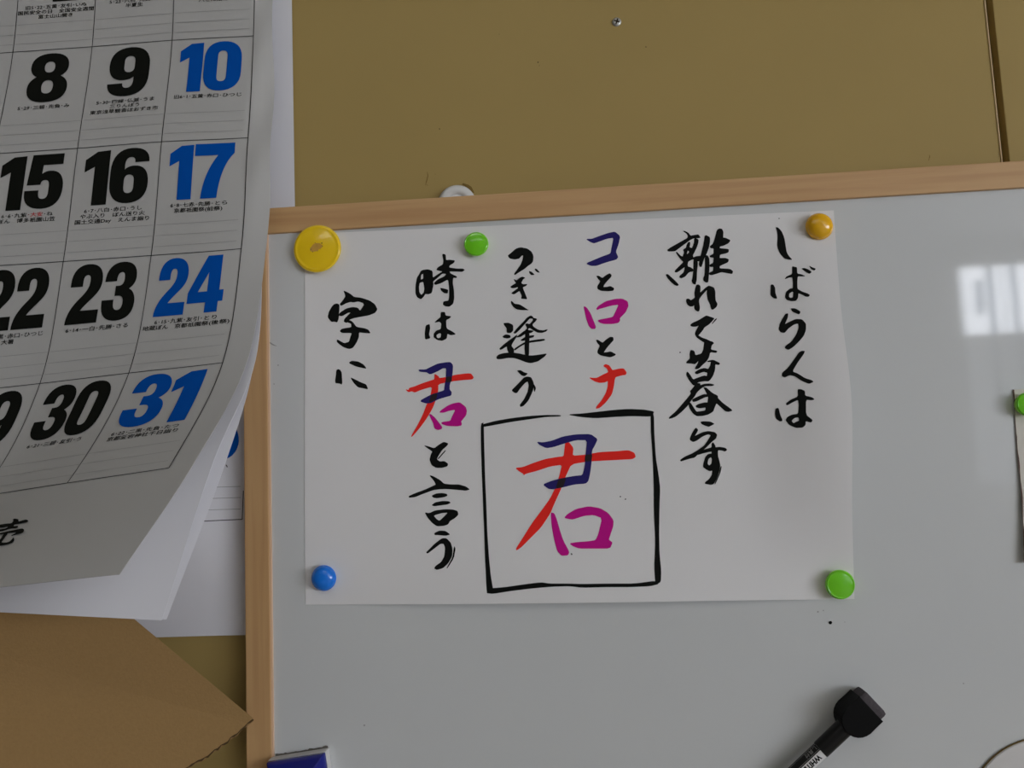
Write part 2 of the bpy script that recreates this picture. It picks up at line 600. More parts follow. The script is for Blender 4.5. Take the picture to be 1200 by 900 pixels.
ink(CH, (890, 350), 5.62, [
 (0, [(106,725),(125,720),(135,765),(152,803),(135,808),(110,790),(103,755)]),
 (0, [(253,597),(275,598),(298,608),(300,640),(345,650),(362,663),(345,668),(305,665),(305,765),(350,800),(340,815),(303,805),(303,830),(285,848),(240,850),(195,830),(173,800),(185,780),(215,765),(255,760),(260,700),(255,665),(220,680),(180,703),(175,690),(210,665),(255,645)], [(210,805),(230,785),(258,780),(262,805),(240,812),(225,822)])], BK)
# second column
ink(CH, (770, 260), 11.25, [
 (0, [(345,122),(365,122),(410,145),(440,185),(500,175),(545,168),(572,208),(540,212),(480,215),(430,240),(350,300),(290,345),(235,385),(145,388),(135,372),(170,345),(250,300),(330,255),(400,215),(408,185),(388,150)]),
 (0, [(500,212),(545,235),(540,280),(520,340),(490,400),(470,440),(475,470),(520,455),(570,450),(560,500),(520,510),(470,490),(410,520),(400,560),(405,590),(440,600),(475,625),(470,655),(440,655),(410,670),(370,720),(320,742),(295,730),(300,712),(350,670),(365,630),(365,590),(300,640),(260,665),(235,660),(240,640),(300,580),(350,530),(320,500),(280,450),(250,400),(260,398),(310,450),(340,460),(360,400),(345,368),(385,342),(390,310),(410,270),(432,265),(435,290),(425,335),(460,350),(475,320),(490,270),(490,230)], [(400,382),(412,378),(425,392),(420,410),(390,428)]),
 (0, [(115,695),(140,690),(190,735),(240,780),(285,830),(265,843),(230,830),(180,785),(140,740)]),
 (0, [(483,480),(530,495),(535,560),(525,640),(520,760),(505,825),(475,815),(457,780),(470,740),(480,640)]),
 (0, [(630,185),(650,178),(695,205),(695,270),(680,340),(655,410),(620,480),(600,540),(585,590),(565,592),(553,560),(560,520),(530,515),(530,470),(575,450),(590,400),(610,320),(625,240)]),
 (0, [(640,440),(665,445),(685,480),(690,560),(682,700),(672,795),(645,798),(610,770),(612,740),(630,700),(635,560),(632,480)]),
 (0, [(790,110),(820,90),(855,95),(872,130),(868,210),(900,212),(968,243),(940,280),(880,310),(825,325),(825,350),(945,360),(940,400),(900,415),(828,430),(822,480),(900,478),(945,495),(935,530),(880,555),(825,580),(822,615),(960,622),(1000,650),(990,685),(930,675),(850,660),(790,680),(720,700),(690,695),(690,670),(740,650),(745,590),(700,592),(690,570),(745,540),(750,470),(700,465),(695,450),(750,420),(750,350),(710,345),(695,325),(740,290),(770,200)])], BK)
ink(CH, (770, 330), 11.25, [
 (0, [(520,45),(545,40),(570,60),(568,130),(560,200),(550,260),(562,340),(555,385),(535,393),(495,365),(490,310),(465,325),(430,325),(400,300),(385,260),(390,228),(420,228),(445,250),(500,215),(495,150),(505,90)]),
 (0, [(560,155),(600,120),(650,75),(685,55),(750,80),(765,130),(765,200),(770,250),(795,295),(780,335),(735,370),(715,360),(700,300),(670,235),(658,160),(660,105),(625,140),(580,190),(550,240)])], BK)
ink(CH, (770, 330), 11.25, [
 (0, [(440,570),(470,545),(540,515),(600,480),(650,448),(700,465),(755,485),(725,520),(680,565),(625,600),(600,640),(560,690),(540,710),(590,740),(660,765),(745,808),(715,822),(640,812),(580,775),(525,735),(503,700),(505,670),(530,620),(555,575),(510,592),(465,592),(445,582)]),
 (0, [(788,485),(780,500),(720,562),(728,550),(765,500)])], BK)
ink(CH, (770, 400), 9.0, [
 (0, [(500,0),(575,0),(600,18),(575,40),(565,88),(635,102),(625,120),(560,112),(545,170),(520,210),(480,245),(440,285),(410,292),(400,285),(430,235),(440,200),(400,240),(360,232),(310,230),(310,218),(350,180),(345,130),(355,92),(390,100),(405,150),(470,130),(490,90),(495,40)]),
 (0, [(525,210),(590,195),(665,232),(650,248),(612,240),(610,300),(590,360),(560,405),(540,420),(500,418),(430,430),(400,465),(380,460),(340,410),(308,350),(318,318),(345,350),(380,405),(430,385),(500,362),(525,370),(533,330),(490,318),(420,345),(400,335),(405,322),(450,295),(500,283),(540,295),(560,260),(570,215),(540,216)]),
 (0, [(350,525),(365,510),(400,465),(410,440),(455,445),(455,465),(500,450),(560,447),(605,458),(580,470),(510,470),(470,490),(420,535),(395,580),(360,620),(320,680),(260,740),(200,790),(160,808),(125,815),(130,800),(200,740),(270,660),(330,590),(360,550)]),
 (0, [(490,485),(520,490),(580,545),(640,575),(640,600),(690,650),(800,730),(750,742),(720,735),(660,680),(625,650),(605,700),(590,740),(540,770),(480,785),(420,787),(385,765),(345,710),(332,660),(350,645),(385,700),(415,745),(470,738),(510,730),(515,695),(450,705),(415,695),(408,680),(440,662),(510,645),(533,650),(543,580),(500,590),(420,630),(380,638),(370,615),(420,590),(490,560),(530,560),(510,520)])], BK)
ink(CH, (770, 480), 9.0, [
 (0, [(460,130),(490,125),(560,128),(605,150),(575,165),(545,180),(500,165),(470,150)]),
 (0, [(410,190),(432,215),(410,255),(395,280),(430,265),(480,240),(540,228),(610,240),(632,265),(620,305),(580,335),(530,385),(480,432),(420,480),(395,505),(345,515),(290,532),(250,545),(245,530),(300,495),(370,465),(430,430),(500,380),(540,320),(570,270),(540,258),(480,280),(420,325),(380,340),(348,320),(350,295),(375,240)])], BK)
ink(CH, (770, 480), 9.0, [
 (0, [(455,440),(510,420),(578,400),(576,362),(590,345),(612,380),(615,400),(660,395),(720,405),(738,425),(715,440),(690,430),(640,425),(640,490),(655,540),(665,590),(655,650),(630,720),(595,785),(565,792),(505,780),(510,765),(550,735),(580,690),(585,640),(555,648),(520,630),(487,605),(490,570),(510,500),(540,470),(578,465),(575,440),(530,448),(470,464),(430,478)], [(530,570),(540,520),(568,500),(580,520),(575,570),(550,592)]),
 (0, [(672,600),(680,600),(665,670),(612,785),(608,785),(655,680)])], BK)
# third column
ink(CH, (660, 260), 6.43, [(0, [(172,130),(215,130),(260,113),(340,85),(390,75),(428,108),(415,170),(395,225),(413,265),(400,283),(335,300),(290,315),(250,330),(210,330),(180,318),(180,310),(240,285),(300,260),(358,240),(365,200),(382,118),(330,125),(235,160),(215,155)])], M_blue, 'navy brush character')
ink(CH, (660, 260), 6.43, [(0, [(250,408),(268,408),(295,425),(320,405),(350,388),(363,400),(360,415),(330,445),(310,470),(300,492),(330,492),(355,485),(383,500),(378,517),(340,521),(285,518),(260,505),(258,485),(275,460),(280,445),(265,430)])], BK)
ink(CH, (660, 260), 6.43, [
 (0, [(155,636),(175,645),(205,690),(225,740),(245,790),(240,805),(215,805),(195,785),(175,730),(165,680)]),
 (0, [(250,655),(265,635),(320,600),(390,582),(445,580),(485,600),(490,635),(470,680),(425,725),(428,742),(415,760),(370,768),(310,768),(280,760),(260,745),(275,738),(330,728),(375,718),(395,680),(420,622),(360,630),(310,645),(270,655),(258,662)])], M_mag, 'magenta brush character')
ink(CH, (660, 380), 8.18, [(0, [(315,150),(335,152),(378,180),(410,150),(450,122),(478,125),(482,150),(455,180),(420,220),(385,272),(420,270),(455,262),(507,290),(480,305),(450,315),(400,305),(355,295),(330,275),(330,255),(355,205),(330,180)])], BK)
ink(CH, (660, 380), 8.18, [(0, [(248,510),(290,517),(325,515),(380,485),(435,460),(420,420),(385,400),(405,382),(440,395),(470,440),(480,440),(540,427),(580,425),(605,460),(600,483),(560,488),(500,505),(490,540),(485,590),(465,670),(410,745),(350,800),(315,808),(320,790),(370,730),(410,660),(428,600),(430,540),(400,555),(350,560),(300,545)])], M_red, 'red brush character')
# the square and the big three-colour character
ink('brush_square', (560, 470), 3.913, [
 (0, [(20,108),(80,92),(150,80),(230,70),(300,65),(380,65),(378,69),(310,72),(240,82),(150,95),(70,110),(25,118)]),
 (0, [(412,62),(480,58),(550,50),(620,42),(690,37),(760,40),(808,48),(800,65),(790,70),(700,68),(620,72),(540,78),(470,72)]),
 (0, [(793,60),(806,60),(808,150),(815,260),(828,340),(835,400),(832,480),(830,600),(832,700),(840,780),(838,830),(815,840),(810,760),(815,650),(808,500),(808,400),(802,250),(795,150)]),
 (0, [(40,880),(48,860),(120,855),(210,842),(290,832),(330,838),(400,838),(480,840),(600,838),(720,838),(815,825),(830,838),(790,848),(700,852),(580,852),(480,855),(420,848),(340,850),(250,858),(150,870),(70,883)]),
 (0, [(15,105),(26,98),(28,200),(32,350),(38,480),(42,600),(50,720),(58,800),(70,870),(65,882),(42,880),(38,800),(33,700),(30,600),(25,480),(20,350),(15,200)])], BK, 'thin black brush-drawn square')
ink(CH, (590, 490), 5.294, [
 (1, [(75,310),(120,305),(190,278),(260,255),(330,243),(375,238),(380,190),(385,150),(405,150),(433,185),(428,235),(510,228),(600,212),(700,207),(775,200),(810,215),(820,240),(800,253),(720,257),(620,262),(520,268),(420,285),(385,360),(360,430),(310,540),(290,590),(230,680),(170,740),(110,800),(80,820),(80,808),(120,745),(180,650),(240,570),(290,500),(330,420),(350,350),(365,288),(290,298),(210,325),(135,345),(128,353),(122,343),(100,330)]),
 (2, [(208,148),(245,152),(300,142),(370,115),(450,102),(540,100),(583,130),(570,160),(548,200),(545,280),(535,350),(525,390),(510,405),(440,410),(370,428),(310,440),(280,438),(245,412),(300,390),(370,372),(440,360),(492,355),(505,300),(512,220),(520,135),(450,135),(380,155),(310,178),(265,185),(225,165)]),
 (3, [(508,228),(550,224),(545,265),(505,270)]), (3, [(342,380),(388,370),(370,428),(325,436)]),
 (0, [(295,585),(315,592),(330,630),(350,700),(370,760),(408,830),(400,850),(360,853),(335,825),(315,750),(300,670)]),
 (0, [(378,618),(400,595),(450,565),(530,548),(600,560),(650,590),(682,635),(680,670),(660,730),(652,755),(676,772),(660,808),(560,808),(470,808),(435,795),(410,778),(460,770),(530,765),(572,758),(590,720),(613,620),(560,600),(500,605),(430,628),(405,625)]),
 (3, [(418,838),(428,843),(422,850)])], [M_mag, M_red, M_blue, M_dark], 'large red, navy and magenta character inside the square')
# fourth column
ink(CH, (570, 280), 9.0, [
 (0, [(228,175),(260,150),(310,105),(360,90),(430,103),(475,135),(495,180),(490,235),(470,262),(440,280),(400,315),(350,345),(300,378),(293,370),(330,320),(365,270),(385,215),(390,170),(370,175),(345,205),(300,215),(250,205),(235,190)])], BK)
ink(CH, (570, 280), 9.0, [
 (0, [(450,340),(475,348),(508,378),(475,380),(455,360)]), (0, [(510,315),(530,318),(562,355),(540,350),(520,335)]),
 (0, [(290,425),(320,440),(355,410),(380,400),(408,410),(385,425),(365,465),(385,480),(432,478),(415,495),(380,510),(400,560),(430,635),(400,630),(368,628),(372,612),(375,600),(350,545),(320,565),(290,583),(265,575),(280,560),(335,520),(330,505),(300,515),(270,518),(253,505),(275,490),(315,465),(300,445)]),
 (0, [(262,655),(275,665),(295,685),(350,693),(395,720),(420,738),(448,750),(365,748),(320,740),(285,715),(262,680)])], BK)
ink(CH, (560, 360), 6.925, [
 (0, [(210,130),(250,128),(285,145),(285,190),(265,208),(235,205),(235,170),(215,145)]),
 (0, [(200,238),(225,222),(260,228),(265,245),(240,252),(210,247)]),
 (0, [(288,210),(320,170),(370,120),(400,85),(430,68),(450,82),(440,92),(420,90),(385,130),(340,180),(305,213)]),
 (0, [(440,85),(480,95),(470,110),(440,140),(450,160),(490,185),(530,190),(567,180),(555,195),(520,207),(485,205),(450,185),(420,165),(395,185),(400,165),(385,140),(400,132),(420,140),(450,105)]),
 (0, [(310,245),(340,222),(380,190),(420,188),(455,192),(430,208),(385,215),(345,240)]),
 (0, [(345,270),(380,245),(420,232),(458,228),(450,243),(410,252),(370,272)]),
 (0, [(295,340),(330,315),(380,285),(430,272),(490,263),(540,258),(545,268),(500,277),(430,285),(375,300),(330,328),(300,350)]),
 (0, [(385,180),(410,180),(418,230),(415,300),(413,395),(385,395),(380,320),(385,250)]),
 (0, [(175,337),(215,300),(255,270),(290,245),(320,222),(310,245),(280,290),(270,315),(292,340),(290,378),(255,378),(240,345),(235,315),(200,338),(182,345)]),
 (0, [(152,402),(170,385),(220,372),(290,370),(350,380),(400,393),(450,393),(510,385),(560,377),(540,400),(505,425),(490,437),(430,453),(390,445),(340,425),(290,410),(240,410),(190,420),(155,420)])], BK)
ink(CH, (560, 360), 6.925, [
 (0, [(320,515),(345,512),(375,530),(405,538),(380,558),(355,552),(335,532)]),
 (0, [(275,675),(300,650),(340,610),(375,572),(400,565),(432,570),(450,610),(455,640),(440,690),(410,755),(370,800),(345,808),(342,792),(375,750),(405,690),(415,635),(405,600),(380,615),(345,655),(315,697),(295,692)]),
 (0, [(455,625),(470,655),(460,690),(456,660)])], BK)
# fifth column
ink(CH, (370, 290), 6.0, [
 (0, [(740,165),(760,158),(790,155),(820,165),(822,215),(862,188),(895,168),(848,158),(860,140),(895,120),(900,95),(890,45),(912,50),(915,90),(940,88),(978,92),(970,108),(940,125),(937,142),(990,150),(1035,150),(1047,158),(1030,170),(990,168),(940,167),(945,182),(970,195),(992,205),(990,213),(965,212),(962,250),(970,300),(972,360),(965,395),(940,415),(910,412),(895,400),(900,380),(935,375),(940,340),(940,290),(932,222),(880,250),(840,262),(832,250),(860,225),(905,205),(920,185),(890,182),(860,208),(824,238),(826,260),(815,320),(790,328),(770,325),(758,345),(740,363),(715,350),(703,325),(703,270),(712,215),(728,190)],
     [(740,192),(756,182),(757,220),(737,228)], [(730,248),(757,240),(765,290),(760,318),(742,335),(728,315),(725,280)]),
 (0, [(875,285),(900,290),(930,298),(927,322),(905,320),(885,305)])], BK)
ink(CH, (370, 290), 6.0, [
 (0, [(775,548),(800,540),(803,570),(795,610),(805,637),(770,647),(768,600)]),
 (0, [(880,455),(908,455),(912,480),(952,485),(940,498),(915,510),(918,570),(960,592),(985,610),(950,616),(925,605),(920,640),(890,655),(855,650),(830,630),(832,605),(850,585),(880,575),(885,535),(870,520),(835,528),(860,505),(880,490)], [(848,615),(868,602),(882,605),(880,632),(862,640),(850,632)])], BK)
ink(CH, (460, 400), 7.5, [
 (1, [(115,422),(140,430),(150,410),(190,400),(250,375),(340,345),(370,335),(370,285),(405,310),(410,325),(480,315),(560,295),(660,283),(690,285),(713,318),(700,333),(620,338),(520,350),(400,375),(400,430),(385,500),(350,590),(290,690),(230,770),(170,838),(165,835),(220,740),(270,640),(300,560),(335,480),(350,395),(250,425),(195,448),(170,437),(140,445)]),
 (2, [(228,250),(290,250),(340,225),(400,197),(480,185),(510,185),(530,210),(528,260),(520,320),(500,385),(500,425),(518,445),(515,475),(460,490),(400,508),(340,540),(300,545),(250,530),(250,518),(300,490),(350,465),(400,450),(455,432),(460,390),(470,330),(475,235),(440,235),(400,260),(330,290),(300,270),(240,265)]),
 (3, [(473,313),(521,310),(518,355),(468,360)]), (3, [(342,470),(395,455),(382,512),(318,538)]),
 (0, [(322,643),(335,640),(370,670),(410,720),(435,755),(430,770),(400,778),(370,765),(360,720),(340,680)]),
 (0, [(412,625),(430,605),(480,570),(530,548),(590,537),(640,575),(652,610),(645,650),(600,705),(607,720),(605,738),(570,745),(480,742),(435,725),(430,712),(510,700),(520,670),(555,600),(500,608),(450,625)])], [M_mag, M_red, M_blue, M_dark], 'small red, navy and magenta character')
ink(CH, (460, 500), 5.0, [(0, [(186,110),(205,115),(245,128),(270,108),(300,90),(325,98),(320,110),(290,135),(268,170),(258,190),(275,205),(305,203),(325,218),(320,232),(290,240),(255,240),(230,225),(218,195),(225,165),(235,145),(205,125)]),
 (0, [(308,140),(312,140),(268,190),(265,188),(290,160)])], BK)
ink(CH, (460, 500), 5.0, [
 (0, [(216,284),(240,292),(280,315),(300,335),(340,340),(390,340),(430,352),(452,368),(430,374),(390,370),(320,364),(280,365),(240,370),(180,392),(130,412),(98,415),(95,408),(130,392),(190,370),(235,350),(255,340),(245,318)]),
 (0, [(230,405),(255,393),(290,390),(318,395),(320,405),(300,412),(260,418),(240,415)]),
 (0, [(230,460),(250,445),(290,437),(330,438),(340,446),(320,455),(280,460),(245,465)]),
 (0, [(190,503),(215,508),(250,492),(310,485),(355,487),(380,495),(385,515),(365,535),(335,552),(325,572),(300,580),(262,583),(235,565),(205,530)], [(240,520),(290,505),(325,503),(305,525),(275,553),(255,540)])], BK)
ink(CH, (460, 500), 5.0, [
 (0, [(245,625),(275,610),(310,612),(337,632),(310,638),(270,634),(248,634)]),
 (0, [(198,737),(215,720),(250,685),(290,655),(315,655),(340,680),(350,715),(348,760),(325,800),(295,828),(260,838),(245,830),(255,815),(285,795),(305,760),(310,710),(300,685),(280,685),(245,712),(205,743)]),
 (0, [(362,700),(368,715),(358,770),(320,830),(318,828),(352,768)])], BK)
# sixth column
ink(CH, (370, 290), 6.0, [
 (0, [(130,400),(150,395),(165,402),(165,430),(160,500),(150,526),(130,520),(110,522),(85,490),(95,450),(115,415)]),
 (0, [(195,303),(240,325),(270,350),(320,355),(380,375),(415,400),(433,435),(415,460),(370,477),(310,487),(270,495),(240,505),(215,530),(198,520),(205,500),(248,457),(228,457),(185,482),(162,478),(170,460),(215,430),(260,420),(295,425),(312,447),(340,405),(335,390),(300,378),(265,385),(245,382),(215,390),(178,410),(170,398),(190,375),(210,345),(205,325)]),
 (0, [(215,522),(240,512),(260,525),(285,560),(345,570),(370,580),(385,603),(345,600),(303,595),(302,630),(285,670),(260,705),(235,713),(195,700),(150,665),(150,648),(165,655),(200,675),(235,665),(245,630),(255,600),(185,600),(170,588),(185,572),(252,562),(250,535)])], BK)
ink(CH, (380, 330), 6.425, [
 (0, [(92,668),(105,660),(118,665),(130,685),(135,775),(110,765),(85,764),(84,740),(90,700)]),
 (0, [(185,612),(205,598),(255,603),(295,625),(317,655),(285,648),(240,638)]),
 (0, [(198,722),(225,735),(275,760),(315,775),(329,810),(295,802),(255,795),(225,765)])], BK)
for q in ((727, 582, .0006), (733, 585, .0006), (913, 256, .0005), (797, 413, .0006)):
    c = on(q[0], q[1], ink_h)
    bm = bmesh.new(); bm.faces.new([bm.verts.new(c + Vector((q[2] * math.cos(a), 0, q[2] * math.sin(a)))) for a in (0, 1.2, 2.4, 3.6, 4.8)])
    face_camera(bm); link('ink_fleck', bm, M_black, paper)

# ------------------------------------------------------------------ calendar
CW = 0.074
CP = {  # pixel and distance from the wall of the printed grid's corners: row, column (0 = left of the 8, 3 = right of the 10)
 (0,1):(108.3,55,.022),(0,2):(202,47.5,.025),(0,3):(297.5,42.5,.026),
 (1,1):(91.3,174,.040),(1,2):(189.6,166.4,.044),(1,3):(290.8,161.7,.044),
 (2,1):(74.5,306.7,.055),(2,2):(177.5,299.6,.058),(2,3):(283,291.7,.062),
 (3,1):(47.2,449.7,.076),(3,2):(151.3,437.5,.086),(3,3):(261.3,425.3,.095),
 (4,2):(79.3,566.4,.146),(4,3):(198.3,548.8,.159)}
EP = {0:(319,41.5,.025),1:(317,160,.043),2:(311,289,.061),3:(290,421.5,.096),4:(226,544.5,.161)}   # outer edge of the sheet
UK = [-4.0, -1.0, 0.0, 1.0, 2.0, 3.0, 3.2]
VK = [-2.6, -1.0, 0.0, 1.0, 2.0, 3.0, 4.0, 4.95]
ctrl = {}
for (r, c), (x, y, h) in CP.items():
    ctrl[(r, c)] = at(x, y, h)
for r, (x, y, h) in EP.items():
    ctrl[(r, 3.2)] = at(x, y, h)
ctrl[(4.0, 1)] = ctrl[(4, 2)] * 2 - ctrl[(4, 3)] + Vector((0, .006, 0))
ctrl[(4.95, 3.2)] = at(140, 673, .222)
ctrl[(4.95, 3)] = at(115, 675.5, .221)
ctrl[(4.95, 2)] = at(-32, 691.5, .214)
ctrl[(4.95, 1)] = ctrl[(4.95, 2)] * 2 - ctrl[(4.95, 3)] + Vector((0, .003, 0))
for c in (1, 2, 3, 3.2):
    d = ctrl[(0, c)] - ctrl[(1, c)]
    d.y *= 0.35
    ctrl[(-1.0, c)] = ctrl[(0, c)] + Vector((d.x, max(d.y, 0) * 1.0, d.z))
    ctrl[(-2.6, c)] = ctrl[(-1.0, c)] + Vector((d.x * 1.6, .003, d.z * 1.6))
for r in VK:
    d = (ctrl[(r, 1)] - ctrl[(r, 2)])
    for u in (0, -1, -4):
        e = Vector((d.x, d.y * (0.6 if r < 4 else .4), d.z))
        ctrl[(r, u)] = ctrl[(r, 1)] + e * (1 - u)
    for u in UK:                                  # nothing goes into the wall
        p = ctrl[(r, u)]
        p.y = min(p.y, -.009)


def hermite(knots, vals, t):
    n = len(knots)
    i = 0
    while i < n - 2 and t > knots[i + 1]:
        i += 1
    def tan(k):
        if k == 0: return (vals[1] - vals[0]) / (knots[1] - knots[0])
        if k == n - 1: return (vals[-1] - vals[-2]) / (knots[-1] - knots[-2])
        a = (vals[k] - vals[k - 1]) / (knots[k] - knots[k - 1])
        b = (vals[k + 1] - vals[k]) / (knots[k + 1] - knots[k])
        h0, h1 = knots[k] - knots[k - 1], knots[k + 1] - knots[k]
        return (a * h1 + b * h0) / (h0 + h1)
    h = knots[i + 1] - knots[i]
    s = (t - knots[i]) / h
    a, b = vals[i], vals[i + 1]
    return a * (2 * s**3 - 3 * s**2 + 1) + tan(i) * (h * (s**3 - 2 * s**2 + s)) + b * (-2 * s**3 + 3 * s**2) + tan(i + 1) * (h * (s**3 - s**2))


def sheet(u, v):
    rows = [hermite(UK, [ctrl[(r, c)] for c in UK], u) for r in VK]
    p = hermite(VK, rows, v)
    # soft puckers near the outer edge
    q = smooth(2.95, 3.15, u) * smooth(-1.2, -.2, v) * (1 - smooth(1.2, 1.9, v))
    p = p + Vector((0, -.0030 * q * math.sin(v * 5.2 + .8 + (u - 3) * 6), 0))
    k = smooth(3.0, 3.25, u) * (1 - smooth(1.5, 2.6, v))
    p = p + Vector((0, .0030 * k, 0))
    return p


def sheet_n(u, v, lift):
    p = sheet(u, v)
    e = .01
    n = (sheet(u + e, v) - sheet(u - e, v)).cross(sheet(u, v + e) - sheet(u, v - e)).normalized()
    if n.dot(CAM - p) < 0:
        n = -n
    return p + n * lift


cal = thing('wall_calendar', (-0.45, 0, 1.1), 'large wall calendar with bold black and blue dates curling off the wall', 'calendar')
co = Vector(cal.location)


def cal_link(name, bm, m, parent=None, shade=False, label=None, flip=True):
    if flip:
        face_camera(bm)
    bmesh.ops.translate(bm, verts=bm.verts, vec=-co)
    return link(name, bm, m, parent or cal, shade, label)


def grid_mesh(fn, us, vs):
    bm = bmesh.new()
    g = [[bm.verts.new(fn(u, v)) for u in us] for v in vs]
    for j in range(len(vs) - 1):
        for i in range(len(us) - 1):
            bm.faces.new((g[j][i], g[j + 1][i], g[j + 1][i + 1], g[j][i + 1]))
    return bm


def lin(a, b, n):
    return [a + (b - a) * i / n for i in range(n + 1)]


VS = lin(VK[0], VK[-1], 90)
US = lin(-4.0, 0.0, 16) + lin(0.0, 3.2, 60)[1:]
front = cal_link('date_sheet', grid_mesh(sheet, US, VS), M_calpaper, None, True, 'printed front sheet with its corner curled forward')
thicken(front, .0003)


# sheets curled with the front one but less far
def make_sheet(edge, mid, left, off):
    """three columns of (pixel x, pixel y, distance) by row 0..4 and bottom; returns a surface"""
    rows = [0, 1, 2, 3, 4, 4.95]
    C = {}
    for k, r in enumerate(rows):
        C[(r, 3.2)] = at(*edge[k])
        C[(r, 2)] = at(*mid[k]) if mid[k] else ctrl[(r, 2)] + Vector((0, off, 0))
        C[(r, 1)] = at(*left[k]) if left[k] else ctrl[(r, 1)] + Vector((0, off, 0))
        C[(r, -4)] = C[(r, 1)] + (C[(r, 1)] - C[(r, 2)]) * 5 * Vector((1, 0, 1)).length / 1.4142
        C[(r, -4)].y = max(C[(r, 1)].y + .6 * (C[(r, 1)].y - C[(r, 2)].y), ctrl[(r, -4)].y + 6 * off)
    for c in (-4, 1, 2, 3.2):
        d = C[(0, c)] - C[(1, c)]
        C[(-2.6, c)] = C[(0, c)] + Vector((d.x * 2.6, 0, d.z * 2.6))
        C[(-2.6, c)].y = min(-.006, C[(0, c)].y + .010)
    vk = [-2.6] + rows
    uk = [-4, 1, 2, 3.2]
    for k in C:
        C[k].y = min(C[k].y, -.006)
    def fn(u, v):
        return hermite(vk, [hermite(uk, [C[(r, c)] for c in uk], u) for r in vk], v)
    return fn


N3 = [None] * 3
s2 = make_sheet([(316,41,.014),(314,160,.032),(308,289,.050),(299.5,421,.088),(249,544,.128),(189.5,727,.150)],
                N3 + [(165,437,.080),(115,562,.132),(40,719.5,.166)], N3 + [(60,449,.070),(0,575,.122),(-85,713,.162)], .010)
s3 = make_sheet([(315,41,.012),(313,160,.029),(307,289,.046),(298,421,.082),(263.5,544,.102),(195,726,.130)],
                N3 + [(166,437,.072),(122,562,.118),(46,718.5,.152)], N3 + [(61,449,.062),(5,575,.108),(-80,712,.148)], .013)
VS2 = lin(-2.6, 4.95, 70)
US2 = lin(-2.6, 1.0, 10) + lin(1.0, 3.2, 36)[1:]
for fn in (s2, s3):
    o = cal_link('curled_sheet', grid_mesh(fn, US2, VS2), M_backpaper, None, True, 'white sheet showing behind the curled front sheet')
    thicken(o, .0003)

# sheets lying flat on the wall, their edges tucked behind the whiteboard
for edge_px, h, lf in ((330, .0048, 1), (343.5, .0025, 0)):
    xr0 = at(edge_px, 100, h).x
    zb = at(235, 746.2, .005).z
    zt = Z0 + .62
    def flat(u, v, h=h, lf=lf, xr0=xr0):
        z = zt + (zb - zt) * v
        x = xr0 - (.0 if lf == 0 else .0)
        x = -.78 + (x + .78) * u
        b = 0
        if lf:                       # the lower part bows out, with a soft bend near its foot
            b = 0.016 * smooth(.26, .33, -x) * smooth(.42, .62, v) * (1 - smooth(.875, .965, v))
        return Vector((x, -(h + b), z + (0.004 * (1 - u) if lf else 0)))
    o = cal_link('flat_sheet', grid_mesh(flat, lin(0, 1, 50), lin(0, 1, 50)), M_backpaper, None, True, 'flat white sheet against the wall')
    if lf:
        flat_sheet = o
        def flat_h(x, z):
            v = (zt - z) / (zt - zb)
            return .0048 + 0.016 * smooth(.26, .33, -x) * smooth(.42, .62, v) * (1 - smooth(.875, .965, v)) + .0005


def flat_ink(name, polys, m, n=0):
    bm = bmesh.new()
    for ps in polys:
        fill(bm, [soft(p, .2, n) if n else p for p in ps], lambda x, y: on(x, y, flat_h), 8)
    return cal_link(name, bm, m, flat_sheet)


def seg(a, b, wd):
    d = (Vector(b) - Vector(a)).normalized(); n = Vector((-d.y, d.x)) * wd / 2
    a, b = Vector(a), Vector(b)
    return [tuple(a + n), tuple(b + n), tuple(b - n), tuple(a - n)]


flat_ink('grid_line', [[seg((190, 613), (283.8, 608.6), 1.0)], [seg((283.8, 608.8), (285.2, 575), 1.0)]], M_grid)
flat_ink('grid_line', [[seg((190, 573), (282, 570), .6)], [seg((190, 586), (282, 583), .6)], [seg((190, 599), (282, 596.5), .6)]], M_rule)
flat_ink('date_number', [[[(276.5, 500), (279.5, 510), (280, 519), (277, 528), (271, 535), (262, 539), (250, 540), (250, 490), (262, 490)]]], M_pblue, 1)
flat_ink('ink_fleck', [[[(265, 544), (267, 547), (266, 548), (264.6, 545.5)]]], M_grid)

# grid and writing rules on the front sheet
def on_sheet(u, v):
    return sheet_n(u, v, .0004)


def strip(bm, u0, v0, u1, v1, wd, n, lift=.0004):
    """a line of constant width on the sheet"""
    hor = abs(u1 - u0) > abs(v1 - v0)
    L, R = [], []
    for i in range(n + 1):
        u = u0 + (u1 - u0) * i / n; v = v0 + (v1 - v0) * i / n
        a = (u, v - wd / .098 / 2) if hor else (u - wd / CW / 2, v)
        b = (u, v + wd / .098 / 2) if hor else (u + wd / CW / 2, v)
        L.append(bm.verts.new(sheet_n(*a, lift))); R.append(bm.verts.new(sheet_n(*b, lift)))
    for i in range(n):
        bm.faces.new((L[i], L[i + 1], R[i + 1], R[i]))


bm = bmesh.new()
for r in range(-1, 5):
    strip(bm, -3.5, r, 3.0, r, .00062, 52)
for c in range(-2, 4):
    strip(bm, c, -1, c, 4, .00062, 50)
cal_link('grid_line', bm, M_grid, front)
for r in range(-1, 4):
    bm = bmesh.new()
    for c in range(-1, 3):
        for k in (.735, .83, .925):
            strip(bm, c + .02, r + k, c + (.95 if c == 2 else .985), r + k, .0003, 10)
    cal_link('ruled_pattern', bm, M_rule, front)


